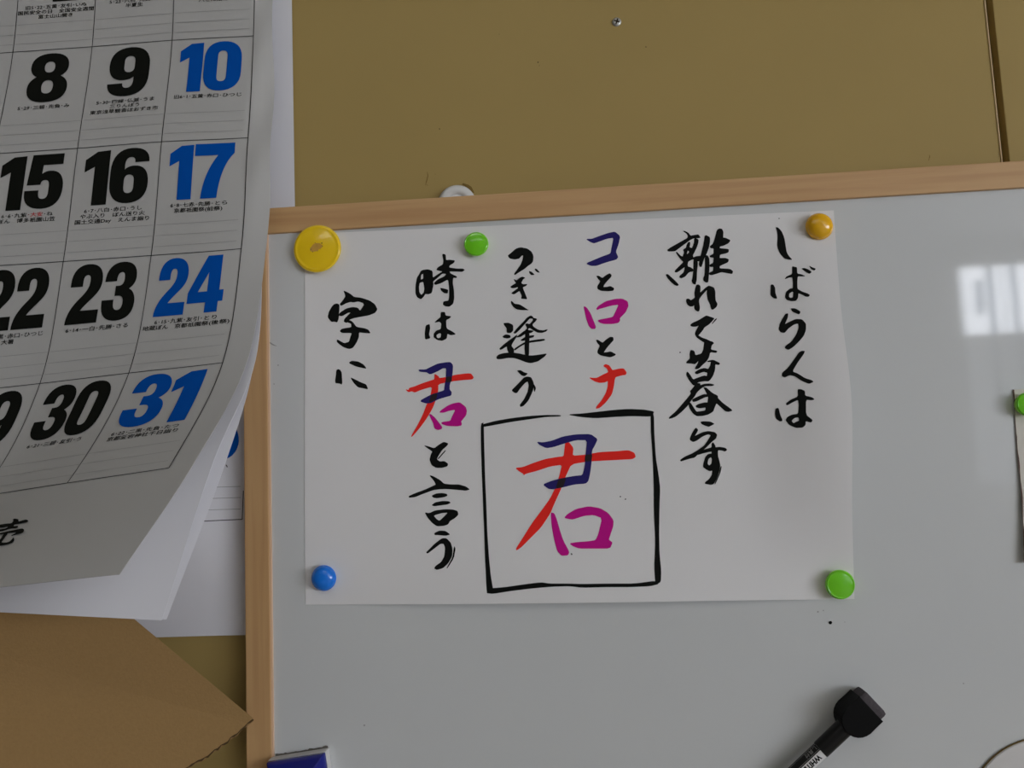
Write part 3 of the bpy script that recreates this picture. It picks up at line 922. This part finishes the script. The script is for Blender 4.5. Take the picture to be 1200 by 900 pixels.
# bold dates
def bez(path):
    """outline from a short path string of M, L, C, Z"""
    tk = path.replace(',', ' ').split()
    out, cur, i, cmd = [], None, 0, None
    while i < len(tk):
        if tk[i] in 'MLCZ':
            cmd = tk[i]; i += 1
            if cmd == 'Z': break
        if cmd in 'ML':
            cur = (float(tk[i]), float(tk[i + 1])); out.append(cur); i += 2
        else:
            a = [float(t) for t in tk[i:i + 6]]; i += 6
            p0, p1, p2, p3 = Vector(cur), Vector(a[0:2]), Vector(a[2:4]), Vector(a[4:6])
            for k in range(1, 9):
                t = k / 8
                out.append(tuple(p0 * (1 - t)**3 + p1 * 3 * t * (1 - t)**2 + p2 * 3 * t * t * (1 - t) + p3 * t**3))
            cur = (a[4], a[5])
    if (Vector(out[0]) - Vector(out[-1])).length < 1e-4:
        out.pop()
    return out


SIX = ('M 70 27 L 44 27 L 44 25 C 44 20 41 17 36 17 C 29 17 26 23 26 32 L 26 39 C 30 35 36 33 43 33 C 61 33 70 45 70 65 C 70 88 58 100 35 100 C 12 100 0 87 0 62 L 0 42 C 0 14 13 0 36 0 C 58 0 70 9 70 27 Z',
       'M 35 49 C 29 49 26 53 26 60 L 26 71 C 26 78 29 82 35 82 C 41 82 44 78 44 71 L 44 60 C 44 53 41 49 35 49 Z')
DG = {
 '0': ('M 35 0 C 58 0 70 12 70 36 L 70 64 C 70 88 58 100 35 100 C 12 100 0 88 0 64 L 0 36 C 0 12 12 0 35 0 Z', 'M 35 19 C 28 19 26 23 26 31 L 26 69 C 26 77 28 81 35 81 C 42 81 44 77 44 69 L 44 31 C 44 23 42 19 35 19 Z'),
 '1': ('M 21 2 L 45 1 L 45 100 L 18 100 L 18 30 L 0 39 L 0 16 Z',),
 '2': ('M 2 38 L 2 32 C 2 12 14 0 36 0 C 58 0 69 11 69 29 C 69 43 62 50 52 58 C 42 66 34 72 29 78 L 68 78 L 68 100 L 0 100 L 0 95 C 2 80 10 70 24 58 C 38 47 43 40 43 29 C 43 22 41 19 36 19 C 31 19 28 22 28 30 L 28 38 Z',),
 '3': ('M 2 33 C 2 12 14 0 36 0 C 57 0 68 10 68 27 C 68 37 63 43 55 47 C 64 51 70 59 70 71 C 70 90 58 100 36 100 C 13 100 0 90 0 68 L 0 64 L 25 64 L 25 69 C 25 78 29 82 36 82 C 42 82 45 78 45 70 C 45 61 41 58 33 58 L 26 58 L 26 41 L 32 41 C 39 41 43 38 43 29 C 43 22 41 18 36 18 C 30 18 27 23 27 31 L 27 33 Z',),
 '4': ('M 36 0 L 65 0 L 65 62 L 73 62 L 73 82 L 65 82 L 65 100 L 40 100 L 40 82 L 0 82 L 0 64 Z', 'M 41 30 L 22 63 L 41 63 Z'),
 '5': ('M 8 0 L 66 0 L 66 20 L 30 20 L 29 36 C 33 33 37 31 44 31 C 61 31 70 43 70 62 C 70 87 58 100 35 100 C 13 100 0 90 0 71 L 0 66 L 26 66 L 26 71 C 26 79 29 82 35 82 C 42 82 44 77 44 68 L 44 60 C 44 52 42 48 36 48 C 31 48 29 50 28 56 L 3 56 Z',),
 '6': SIX,
 '7': ('M 0 0 L 70 0 L 70 19 C 56 36 47 60 44 100 L 15 100 C 17 70 27 44 43 22 L 0 22 Z',),
 '8': ('M 35 0 C 57 0 68 10 68 26 C 68 36 64 43 56 47 C 65 52 70 60 70 71 C 70 90 58 100 35 100 C 12 100 0 90 0 71 C 0 60 5 52 14 47 C 6 43 2 36 2 26 C 2 10 13 0 35 0 Z', 'M 35 17 C 29 17 26 21 26 28 C 26 35 29 39 35 39 C 41 39 44 35 44 28 C 44 21 41 17 35 17 Z', 'M 35 55 C 28 55 25 60 25 68 C 25 77 28 82 35 82 C 42 82 45 77 45 68 C 45 60 42 55 35 55 Z'),
}
WID = {'1': 45, '4': 73}


def digit(ch):
    if ch == '9':
        return [[(70 - x, 100 - y) for x, y in bez(p)] for p in SIX]
    return [bez(p) for p in DG[ch]]


DH = .49          # date height as a share of a cell


def number(txt, r, c, m, label=None):
    wid = [WID.get(ch, 70) for ch in txt]
    tot = sum(wid) + 3 * (len(txt) - 1)
    k = (.76 if len(txt) > 1 else .50) / tot      # every date is set to the same width
    x = c + .5 - tot * k / 2
    bm = bmesh.new()
    for ch, wd in zip(txt, wid):
        ps = [[(x + a * k, r + .038 + b * DH / 100) for a, b in p] for p in digit(ch)]
        fill(bm, ps, on_sheet, .09)
        x += (wd + 3) * k
    return cal_link('date_number', bm, m, front, label=label)


for r, row in ((-1, '1 2 3'), (0, '8 9 10'), (1, '15 16 17'), (2, '22 23 24'), (3, '29 30 31')):
    for c, t in enumerate(row.split()):
        number(t, r, c, M_pblue if c == 2 else M_pblack, 'blue Saturday date' if c == 2 else None)

# the small lines under the dates
def text_mesh(body, bold=.010, fine=0):
    cu = bpy.data.curves.new('t', 'FONT')
    cu.body = body
    cu.size = 1.0
    cu.resolution_u = 2
    cu.offset = bold
    o = bpy.data.objects.new('t', cu)
    COL.objects.link(o)
    bpy.context.view_layer.update()
    dg = bpy.context.evaluated_depsgraph_get()
    me = bpy.data.meshes.new_from_object(o.evaluated_get(dg))
    bpy.data.objects.remove(o)
    bpy.data.curves.remove(cu)
    if fine:
        t = bmesh.new()
        t.from_mesh(me)
        bmesh.ops.triangulate(t, faces=t.faces)
        for _ in range(5):
            es = [e for e in t.edges if e.calc_length() > fine]
            if not es: break
            bmesh.ops.subdivide_edges(t, edges=es, cuts=1)
            bmesh.ops.triangulate(t, faces=[f for f in t.faces if len(f.verts) > 3])
        t.to_mesh(me)
        t.free()
    return me


EMX, EMY = .0755, .042   # one full-width character: cell widths, cell heights


def small(r, c, lines, red=None):
    bm = bmesh.new()
    for k, ln in enumerate(lines):
        me = text_mesh(ln)
        xs = [v.co.x for v in me.vertices]
        if not xs: continue
        x0, x1 = min(xs), max(xs)
        wd = (x1 - x0) * EMX
        sq = min(1.0, .97 / wd)
        rx = None
        if red:
            pass
        base = len(bm.verts)
        vs = []
        for v in me.vertices:
            u = c + .5 + ((v.co.x - (x0 + x1) / 2) * EMX) * sq
            vv = r + .575 + .047 * k + .0 - (v.co.y - .35) * EMY
            vs.append(bm.verts.new(on_sheet(u, vv)))
        for p in me.polygons:
            try:
                f = bm.faces.new([vs[i] for i in p.vertices])
            except ValueError:
                continue
            if red and k == red[0]:
                cx = sum(me.vertices[i].co.x for i in p.vertices) / len(p.vertices)
                fr = (cx - x0) / (x1 - x0)
                if red[1] < fr < red[2]:
                    f.material_index = 1
        bpy.data.meshes.remove(me)
    return cal_link('small_print', bm, [M_pblack, M_pred], front)


D = '･'
T = {(-1, 0): ['旧5･22･五黄･友引･いぬ', '国民安全の日　全国安全週間', '富士山山開き'],
     (-1, 1): ['5･23･六白･先負･い', '半夏生'], (-1, 2): ['5･24･七赤･仏滅･ね', '八せん始め'],
     (0, 0): ['5･29･三碧･先負･み'], (0, 1): ['5･30･四緑･仏滅･うま', '三りんぼう', '東京浅草観音ほおずき市'], (0, 2): ['旧6･1･五黄･赤口･ひつじ'],
     (1, 0): ['6･6･九紫･大安･ね', 'ぼん　博多祇園山笠'], (1, 1): ['6･7･八白･赤口･うし', 'やぶ入り　ぼん送り火', '国土交通Day　えんま詣り'], (1, 2): ['6･8･七赤･先勝･とら', '京都祇園祭(前祭)'],
     (2, 0): ['6･13･二黒･赤口･ひつじ', '大暑'], (2, 1): ['6･14･一白･先勝･さる'], (2, 2): ['6･15･九紫･友引･とり', '地蔵ぼん　京都祇園祭(後祭)'],
     (3, 1): ['6･21･三碧･友引･う'], (3, 2): ['6･22･二黒･先負･たつ', '京都愛宕神社千日詣り']}
for (r, c), ls in T.items():
    small(r, c, ls, (0, .53, .79) if (r, c) == (1, 0) else None)


# brush lettering at the foot, found on the sheet by stepping towards its pixel
def uv_of(px, py):
    u, v = 1.6, 4.4
    inv = ROT.transposed()
    def pr(u, v):
        d = inv @ (sheet(u, v) - CAM)
        return Vector((600 + F * d.x / d.y, 450 - F * d.z / d.y))
    T_ = Vector((px, py))
    for _ in range(14):
        p = pr(u, v); e = .01
        a = (pr(u + e, v) - p) / e; b = (pr(u, v + e) - p) / e
        dd = T_ - p
        det = a.x * b.y - a.y * b.x
        u += .8 * (dd.x * b.y - dd.y * b.x) / det
        v += .8 * (a.x * dd.y - a.y * dd.x) / det
    return u, v


bm = bmesh.new()
for pl in ([(-60,343),(0,325),(100,310),(180,305),(210,265),(195,250),(225,233),(285,245),(285,280),(340,262),(390,248),(420,255),(435,272),(410,290),(330,310),(220,325),(208,350),(270,345),(285,358),(250,382),(160,388),(60,420),(0,430),(-60,432),(-60,408),(0,398),(100,380),(130,355),(60,370),(0,375),(-60,378)],
           [(-60,475),(0,455),(120,425),(250,400),(340,382),(370,400),(360,440),(320,462),(240,478),(180,498),(175,490),(260,440),(130,455),(0,475),(-60,485)],
           [(70,455),(130,445),(60,545),(25,595),(90,597),(150,580),(190,540),(212,512),(222,560),(195,600),(110,630),(0,645),(-40,640),(-40,610),(0,560)]):
    P = [uv_of(x / 12.85, 590 + y / 12.85) for x, y in soft(pl, .18, 1)]
    fill(bm, [P], on_sheet, .08)
cal_link('brush_lettering', bm, M_pblack, front)

# ------------------------------------------------------------------ magnets
def magnet(px, py, r, prof, cap, rim, label, name='round_magnet', cat='magnet', htop=.008, group=None):
    """prof: outline from rim edge to crown as shares of the radius and heights in metres"""
    base = HB + .0011
    p = at(px, py, base + htop * .6)
    o = thing(name, (p.x, -base, p.z), label, cat, group, (PI / 2, 0, 0))
    z1 = prof[0][1]
    bm = bmesh.new()
    lathe(bm, [(0, 0), (r * .80, 0), (r * .82, .0006), (r * .90, z1 * .6), (r * .985, z1 - .0003), (r, z1), (r * .99, z1 + .0002), (r * .94, z1 + .0002), (0, z1 + .0002)])
    link('rim', bm, rim, o, True)
    bm = bmesh.new()
    lathe(bm, [(r * .962, z1 + .0002)] + [(r * a, z) for a, z in prof[1:]])
    link('cap', bm, cap, o, True)
    return o


def dome(z1, h, n=10):
    """full half-round crown"""
    return [(1, z1)] + [(.962 * math.cos(PI / 2 * k / n) if k < n else 0, z1 + .0002 + (h - z1) * math.sin(PI / 2 * k / n)) for k in range(n + 1)]


def button(z1, h, crown):
    """flat-faced button: tight rounded edge, then a face that swells by crown"""
    out = [(1, z1)]
    for k in range(6):
        a = PI / 2 * k / 6
        out.append((.962 - .10 * (1 - math.cos(a)), z1 + .0002 + (h - crown - z1) * math.sin(a)))
    e = .862
    for q in (1, .9, .75, .55, .35, .15, 0):
        out.append((e * q, h - crown * q * q))
    return out


R = .622 / F * 1.0 * .995
yel = magnet(372, 291.5, 29.3 * R, button(.0042, .0066, .0012), M_yel, M_yelrim, 'large yellow disc magnet over the paper corner, worn spot in its middle', htop=.0066)
pts = []
for k in range(20):
    a = 2 * PI * k / 20
    q = random.uniform(.85, 1.12)
    pts.append((.0050 * q * math.cos(a) - .0004, .0034 * q * math.sin(a) + .0006 + .0012 * math.cos(a), ))
bm = bmesh.new(); vs = [bm.verts.new((x, y, .00665)) for x, y in pts]; bm.faces.new(vs)
link('worn_patch', bm, M_worn, yel)
for x, y, q in ((.0045, .0036, .0006), (.005, .001, .0004), (-.0044, -.001, .0004), (-.003, -.0032, .0004), (.001, -.0026, .0003), (-.001, .0042, .0003), (.003, -.0012, .0003)):
    bm = bmesh.new(); vs = [bm.verts.new((x + q * math.cos(a), y + q * math.sin(a), .00672)) for a in (0, 1.3, 2.5, 3.8, 5)]; bm.faces.new(vs)
    link('speck', bm, M_dirt, yel)
magnet(558, 286, 14.7 * R, button(.0046, .0070, .0010), M_grn, M_grnrim, 'green round magnet at the top edge of the calligraphy sheet')
magnet(961, 264.5, 15.8 * R, dome(.0042, .0110, 10), M_org, M_orgrim, 'orange domed magnet at the upper right corner of the calligraphy sheet', htop=.01)
magnet(378.3, 678, 14.8 * R, dome(.0036, .0098, 10), M_blu, M_blurim, 'blue domed magnet at the lower left corner of the calligraphy sheet', htop=.01)
magnet(984.3, 685, 16.2 * R, button(.0056, .0082, .0010), M_grn, M_grnrim, 'green round magnet at the lower right corner of the calligraphy sheet', htop=.009)
magnet(1204.5, 474, 13.6 * R, button(.0056, .0082, .0010), M_grn, M_grnrim, 'green round magnet holding the cut clipping by the photo edge', htop=.009)

# ------------------------------------------------------------------ wall hook and screw
p = at(535, 238, .004)
hk = thing('wall_hook', (p.x, 0, p.z), 'white round plastic hook base peeking above the whiteboard frame', 'wall hook', rot=(PI / 2, 0, 0))
rr = 23.2 * .64 / F
bm = bmesh.new()
lathe(bm, [(0, 0), (rr * .96, 0), (rr, .0012), (rr * .985, .0030), (rr * .92, .0050), (rr * .80, .0062), (rr * .66, .0065), (rr * .52, .0058), (rr * .45, .0044), (0, .0044)])
link('base_disc', bm, M_hook, hk, True)
bm = bmesh.new()
lathe(bm, [(rr * .40, .0044), (rr * .39, .0056), (rr * .32, .0062), (0, .0063)])
link('centre_button', bm, M_hook, hk, True)
gl = at(549, 219, .0003)
bm = bmesh.new()
vs = [bm.verts.new(at(x, y, .0004)) for x, y in ((541, 216), (543, 214.5), (545.5, 215.5), (549, 216.5), (552.5, 219), (554, 222), (556, 226), (553, 226), (548, 220), (544, 217.5))]
bm.faces.new(vs); face_camera(bm)
link('old_glue', bm, M_glue_shade, wl)

p = at(722.8, 25.3, .001)
sc = thing('wall_screw', (p.x, 0, p.z), 'small silver cross-head screw in the khaki wall above the whiteboard', 'screw', rot=(PI / 2, .35, 0))
r_ = 5.6 * .64 / F
bm = bmesh.new(); lathe(bm, [(r_ * .96, 0), (r_, .0005), (r_ * .9, .0011), (r_ * .6, .0015), (0, .0017)], 32); link('head', bm, M_screw, sc, True)
bm = bmesh.new()
box(bm, -r_ * .62, r_ * .62, -r_ * .15, r_ * .15, .0014, .0019); box(bm, -r_ * .15, r_ * .15, -r_ * .62, r_ * .62, .0014, .0019)
link('cross_slot', bm, M_dirt, sc)

# ------------------------------------------------------------------ marker with an eraser cap
HM = HB + .0002
p0, p1 = at(1015.5, 826.2, HB + .0093), at(962.5, 877.5, HB + .0105)
ang = math.atan2(p0.z - p1.z, p0.x - p1.x)
mk = thing('whiteboard_marker', (p0.x, -HM, p0.z), 'black marker with a grey felt eraser cap, stuck slanting on the whiteboard', 'marker', rot=(PI / 2, -ang, 0))
hw = .0117
out = [(0, -hw), (0, hw), (-.0125, hw)]
for k in range(1, 12):
    a = PI / 2 + PI * k / 12
    out.append((-.0125 + .0120 * math.cos(a), hw * math.sin(a)))
out.append((-.0125, -hw))
bm = bmesh.new(); prism(bm, out, 0, .0185, .0006); link('eraser_holder', bm, M_pencap, mk)
bm = bmesh.new(); box(bm, -.004, .0060, -hw * .93, hw * .93, .0012, .0172, .0026); link('felt_pad', bm, M_felt, mk)
AX = .0105


def tube_mesh(x0, x1, r, r1=None, seg=40):
    bm = bmesh.new()
    bmesh.ops.create_cone(bm, cap_ends=True, segments=seg, radius1=r, radius2=r1 or r, depth=abs(x1 - x0),
                          matrix=Matrix.Translation(((x0 + x1) / 2, 0, AX)) @ Matrix.Rotation(-PI / 2, 4, 'Y'))
    return bm


link('pen_cap', tube_mesh(-.020, -.0465, .0064, .0063), M_pen, mk, True)
XL = -.0415
link('barrel', tube_mesh(-.0460, -.150, .00575), M_pen, mk, True)


def barrel_patch(bm, s, a, lift, rad=.00575):
    """s along the pen (towards its tail), a round it (radians, + towards the pen's lower side)"""
    r = rad + lift
    return (XL - s, -r * math.sin(a), AX + r * math.cos(a))


def wrap(name, s0, s1, a0, a1, lift, m, n=14, rad=.00575):
    bm = bmesh.new()
    g = [[bm.verts.new(barrel_patch(bm, s0 + (s1 - s0) * i / 6, a0 + (a1 - a0) * j / n, lift, rad)) for j in range(n + 1)] for i in range(7)]
    for i in range(6):
        for j in range(n):
            bm.faces.new((g[i][j], g[i + 1][j], g[i + 1][j + 1], g[i][j + 1]))
    return link(name, bm, m, mk, True)


wrap('white_label', .0052, .100, -.42, 2.0, .0001, M_label)


def pen_text(name, body, s0, amid, hgt, m, bold, wscale, flip):
    me = text_mesh(body, bold, .12)
    ys = [v.co.y for v in me.vertices]; y0, y1 = min(ys), max(ys)
    xs = [v.co.x for v in me.vertices]; x0 = min(xs)
    bm = bmesh.new()
    vs = []
    for v in me.vertices:
        k = hgt / (y1 - y0)
        s = s0 + (v.co.x - x0) * k * wscale
        off = (v.co.y - (y0 + y1) / 2) * k
        vs.append(bm.verts.new(barrel_patch(bm, s, amid + flip * off / .00585, .00022)))
    for p in me.polygons:
        try: bm.faces.new([vs[i] for i in p.vertices])
        except ValueError: pass
    bpy.data.meshes.remove(me)
    return link(name, bm, m, mk)


pen_text('label_lettering', 'WHITE', .0080, .08, .0043, M_pblack, .045, .85, 1)
pen_text('label_lettering', '消し具付', .0020, -.98, .0034, M_greytext, .0, 1.0, 1)
bm = bmesh.new()
cs = []
for k in range(13):
    a = -PI / 2 + PI * k / 12
    cs.append((.0005 - .0018 * math.cos(a) + .0018, -.98 + .42 * math.sin(a)))
path = [(.060, -1.40)] + cs + [(.060, -.56)]
for (s0, a0), (s1, a1) in zip(path, path[1:]):
    n = 8 if abs(s1 - s0) > .01 else 1
    for q in range(n):
        A = Vector(barrel_patch(bm, s0 + (s1 - s0) * q / n, a0 + (a1 - a0) * q / n, .0002)); B = Vector(barrel_patch(bm, s0 + (s1 - s0) * (q + 1) / n, a0 + (a1 - a0) * (q + 1) / n, .0002))
        d = (B - A).normalized(); nn = d.cross((A - Vector((A.x, 0, AX))).normalized()) * .00011
        bm.faces.new([bm.verts.new(A + nn), bm.verts.new(B + nn), bm.verts.new(B - nn), bm.verts.new(A - nn)])
link('label_outline', bm, M_greytext, mk)

# ------------------------------------------------------------------ board eraser
EH = .024
pc = at(381.5, 881.0, HB + .010)            # its upper right corner
ea = math.radians(7.5)
er = thing('board_eraser', (pc.x, -HB - .0001, pc.z), 'blue whiteboard eraser with a white pad by the lower left frame', 'board eraser', rot=(PI / 2, -ea, 0))
EWD, ELN = .0455, .100
bm = bmesh.new(); box(bm, -EWD, 0, -ELN, 0, 0, .009, .0012); link('white_pad', bm, M_pad, er)
bm = bmesh.new()
ins = .0075
a = [(-EWD + .0004, -ELN + .0004), (-.0004, -ELN + .0004), (-.0004, -.0004), (-EWD + .0004, -.0004)]
lv = [(0, .0088), (0, .0125), (.0012, .0150), (ins, EH - .0012), (ins + .0015, EH)]
rings = []
for i_, z in lv:
    rings.append([bm.verts.new((x + (i_ if x < -EWD / 2 else -i_), y + (i_ if y < -ELN / 2 else -i_), z)) for x, y in a])
for A, B in zip(rings, rings[1:]):
    for k in range(4):
        bm.faces.new((A[k], A[(k + 1) % 4], B[(k + 1) % 4], B[k]))
bm.faces.new(rings[-1]); bm.faces.new(list(reversed(rings[0])))
bmesh.ops.recalc_face_normals(bm, faces=bm.faces)
bmesh.ops.bevel(bm, geom=[e for e in bm.edges], offset=.0007, segments=2, affect='EDGES', profile=.5)
link('grip_shell', bm, M_eraser, er)
bm = bmesh.new()
xs = lin(-EWD + .003, -.001, 26)
top = [(x, .0011 + random.uniform(-.0005, .0006)) for x in xs]
for (x0, y0), (x1, y1) in zip(top, top[1:]):
    bm.faces.new([bm.verts.new(q) for q in ((x0, -.0005, .0003), (x1, -.0005, .0003), (x1, y1, .0003), (x0, y0, .0003))])
link('marker_dust', bm, M_smudge, er)

# ------------------------------------------------------------------ clipping at the photo's right edge
def clip_h(x, z):
    x0 = at(1190, 500, HB).x
    return HB + .0006 + .004 * smooth(0, .02, z * 0 + (Z0 + .03 - z) * .12) * (1 - smooth(x0 + .01, x0 + .06, x))


LE = [(1187, 456.5), (1188.4, 478), (1190, 500), (1192, 525), (1194, 548), (1196.6, 572), (1198, 600), (1199.2, 626), (1200, 660)]
bm = bmesh.new()
g = []
for j in range(33):
    p = curve(LE, j / 32)
    g.append([bm.verts.new(on(p.x + (110 + j * .3) * i / 16, p.y - 6 * i / 16, clip_h)) for i in range(17)])
for j in range(32):
    for i in range(16):
        bm.faces.new((g[j][i], g[j + 1][i], g[j + 1][i + 1], g[j][i + 1]))
face_camera(bm)
clip = tag(link('paper_clipping', bm, M_news, None, True), 'narrow edge of a beige cut clipping under the green magnet at far right', 'paper clipping')
thicken(clip, .0003)
bm = bmesh.new()
prev = None
for j in range(33):
    t = j / 32
    p = curve(LE, t)
    wd = 1.5 if t < .12 else (.5 if t < .3 else .9 + .5 * math.sin(t * 30))
    a, b = bm.verts.new(on(p.x - .1, p.y, lambda x, z: clip_h(x, z) + .0002)), bm.verts.new(on(p.x + wd, p.y, lambda x, z: clip_h(x, z) + .0002))
    if prev: bm.faces.new((prev[0], a, b, prev[1]))
    prev = (a, b)
face_camera(bm); link('printed_border', bm, M_newsedge, clip)

# ------------------------------------------------------------------ round card, lower right corner
p = at(1237, 968, HB + .002)
rc = .0605
disc = thing('round_card', (p.x, -HB - .0003, p.z), 'pale round card with a painted shadow line round its edge in the lower right corner', 'card', rot=(PI / 2, 0, 0))
bm = bmesh.new(); lathe(bm, [(0, 0), (rc, 0), (rc, .0016), (rc - .0006, .0022), (0, .0022)], 96); link('card_face', bm, M_disc, disc)
bm = bmesh.new(); lathe(bm, [(rc + .0001, 0), (rc + .0005, 0), (rc + .0005, .0012), (rc + .0001, .0012), (rc + .0001, 0)], 96); link('painted_shadow_line', bm, M_glue_shade, disc)  # brown ring painted in for the shadow line round the card

# ------------------------------------------------------------------ cardboard, lower left
def kraft_h(px, py):
    h = .0225 + .00019 * (297 - px) + .00004 * (842 - py)
    crease = (py - (770 + px * .27))
    h += .00012 * max(0, crease) * smooth(300, 120, px) if False else .00010 * max(0, crease)
    return h


def kpt(px, py, d=0.0):
    return at(px, py, kraft_h(px, py) - d)


tear = []
for k in range(23):
    t = k / 22
    x = 297 + (213 - 297) * t - 8 * math.sin(PI * t) * 0
    y = 842 + (902 - 842) * t + 4.5 * math.sin(PI * t) + random.uniform(-1.1, 1.1) * (0 if k in (0, 22) else 1)
    tear.append((x, y))
outl = [(150, 719), (161, 728.5)] + [(161 + (297 - 161) * k / 12, 728.5 + (842 - 728.5) * k / 12) for k in range(1, 12)] + tear + [(170, 935), (110, 980), (-120, 1010), (-120, 712), (-40, 712), (60, 715)]
kb = thing('cardboard_flap', kpt(297, 842), 'torn piece of brown corrugated cardboard standing in the lower left corner', 'cardboard')
ko = Vector(kb.location)


def klink(name, bm, m, label=None):
    bmesh.ops.translate(bm, verts=bm.verts, vec=-ko)
    return link(name, bm, m, kb, False, label)


def slab(name, poly, d0, d1, m, label=None):
    bm = bmesh.new()
    fill(bm, [poly], lambda x, y: kpt(x, y, d0), 14)
    face_camera(bm)
    n0 = len(bm.verts)
    b2 = [bm.verts.new(kpt(x, y, d0)) for x, y in poly]
    b3 = [bm.verts.new(kpt(x, y, d1)) for x, y in poly]
    n = len(poly)
    for i in range(n):
        bm.faces.new((b2[i], b3[i], b3[(i + 1) % n], b2[(i + 1) % n]))
    fill(bm, [poly], lambda x, y: kpt(x, y, d1), 30)
    return klink(name, bm, m, label)


slab('front_liner', outl, 0, .0006, M_kraft)
inner = [(x - (1.0 if 213 < x < 297 and y > 842 else 1.5), y) for x, y in outl]
fl = [(150, 720), (160, 729)] + [(160 + (296 - 160) * k / 12, 729 + (842.5 - 729) * k / 12) for k in range(1, 12)]
fl += [(x + .6, y + 1.7 + 1.1 * math.sin(i * 2.4)) for i, (x, y) in enumerate(tear)] + [(170, 936), (110, 980), (-119, 1009), (-119, 713), (-40, 713), (60, 716)]
slab('torn_fluting', fl, .0007, .0030, M_flute, 'dark torn corrugated core')
bk = fl[:13] + [(x + .4, y + 2.6 + .6 * math.sin(i * 1.3)) for i, (x, y) in enumerate(tear)] + fl[13 + len(tear):]
slab('back_liner', bk, .0031, .0036, M_kraft)
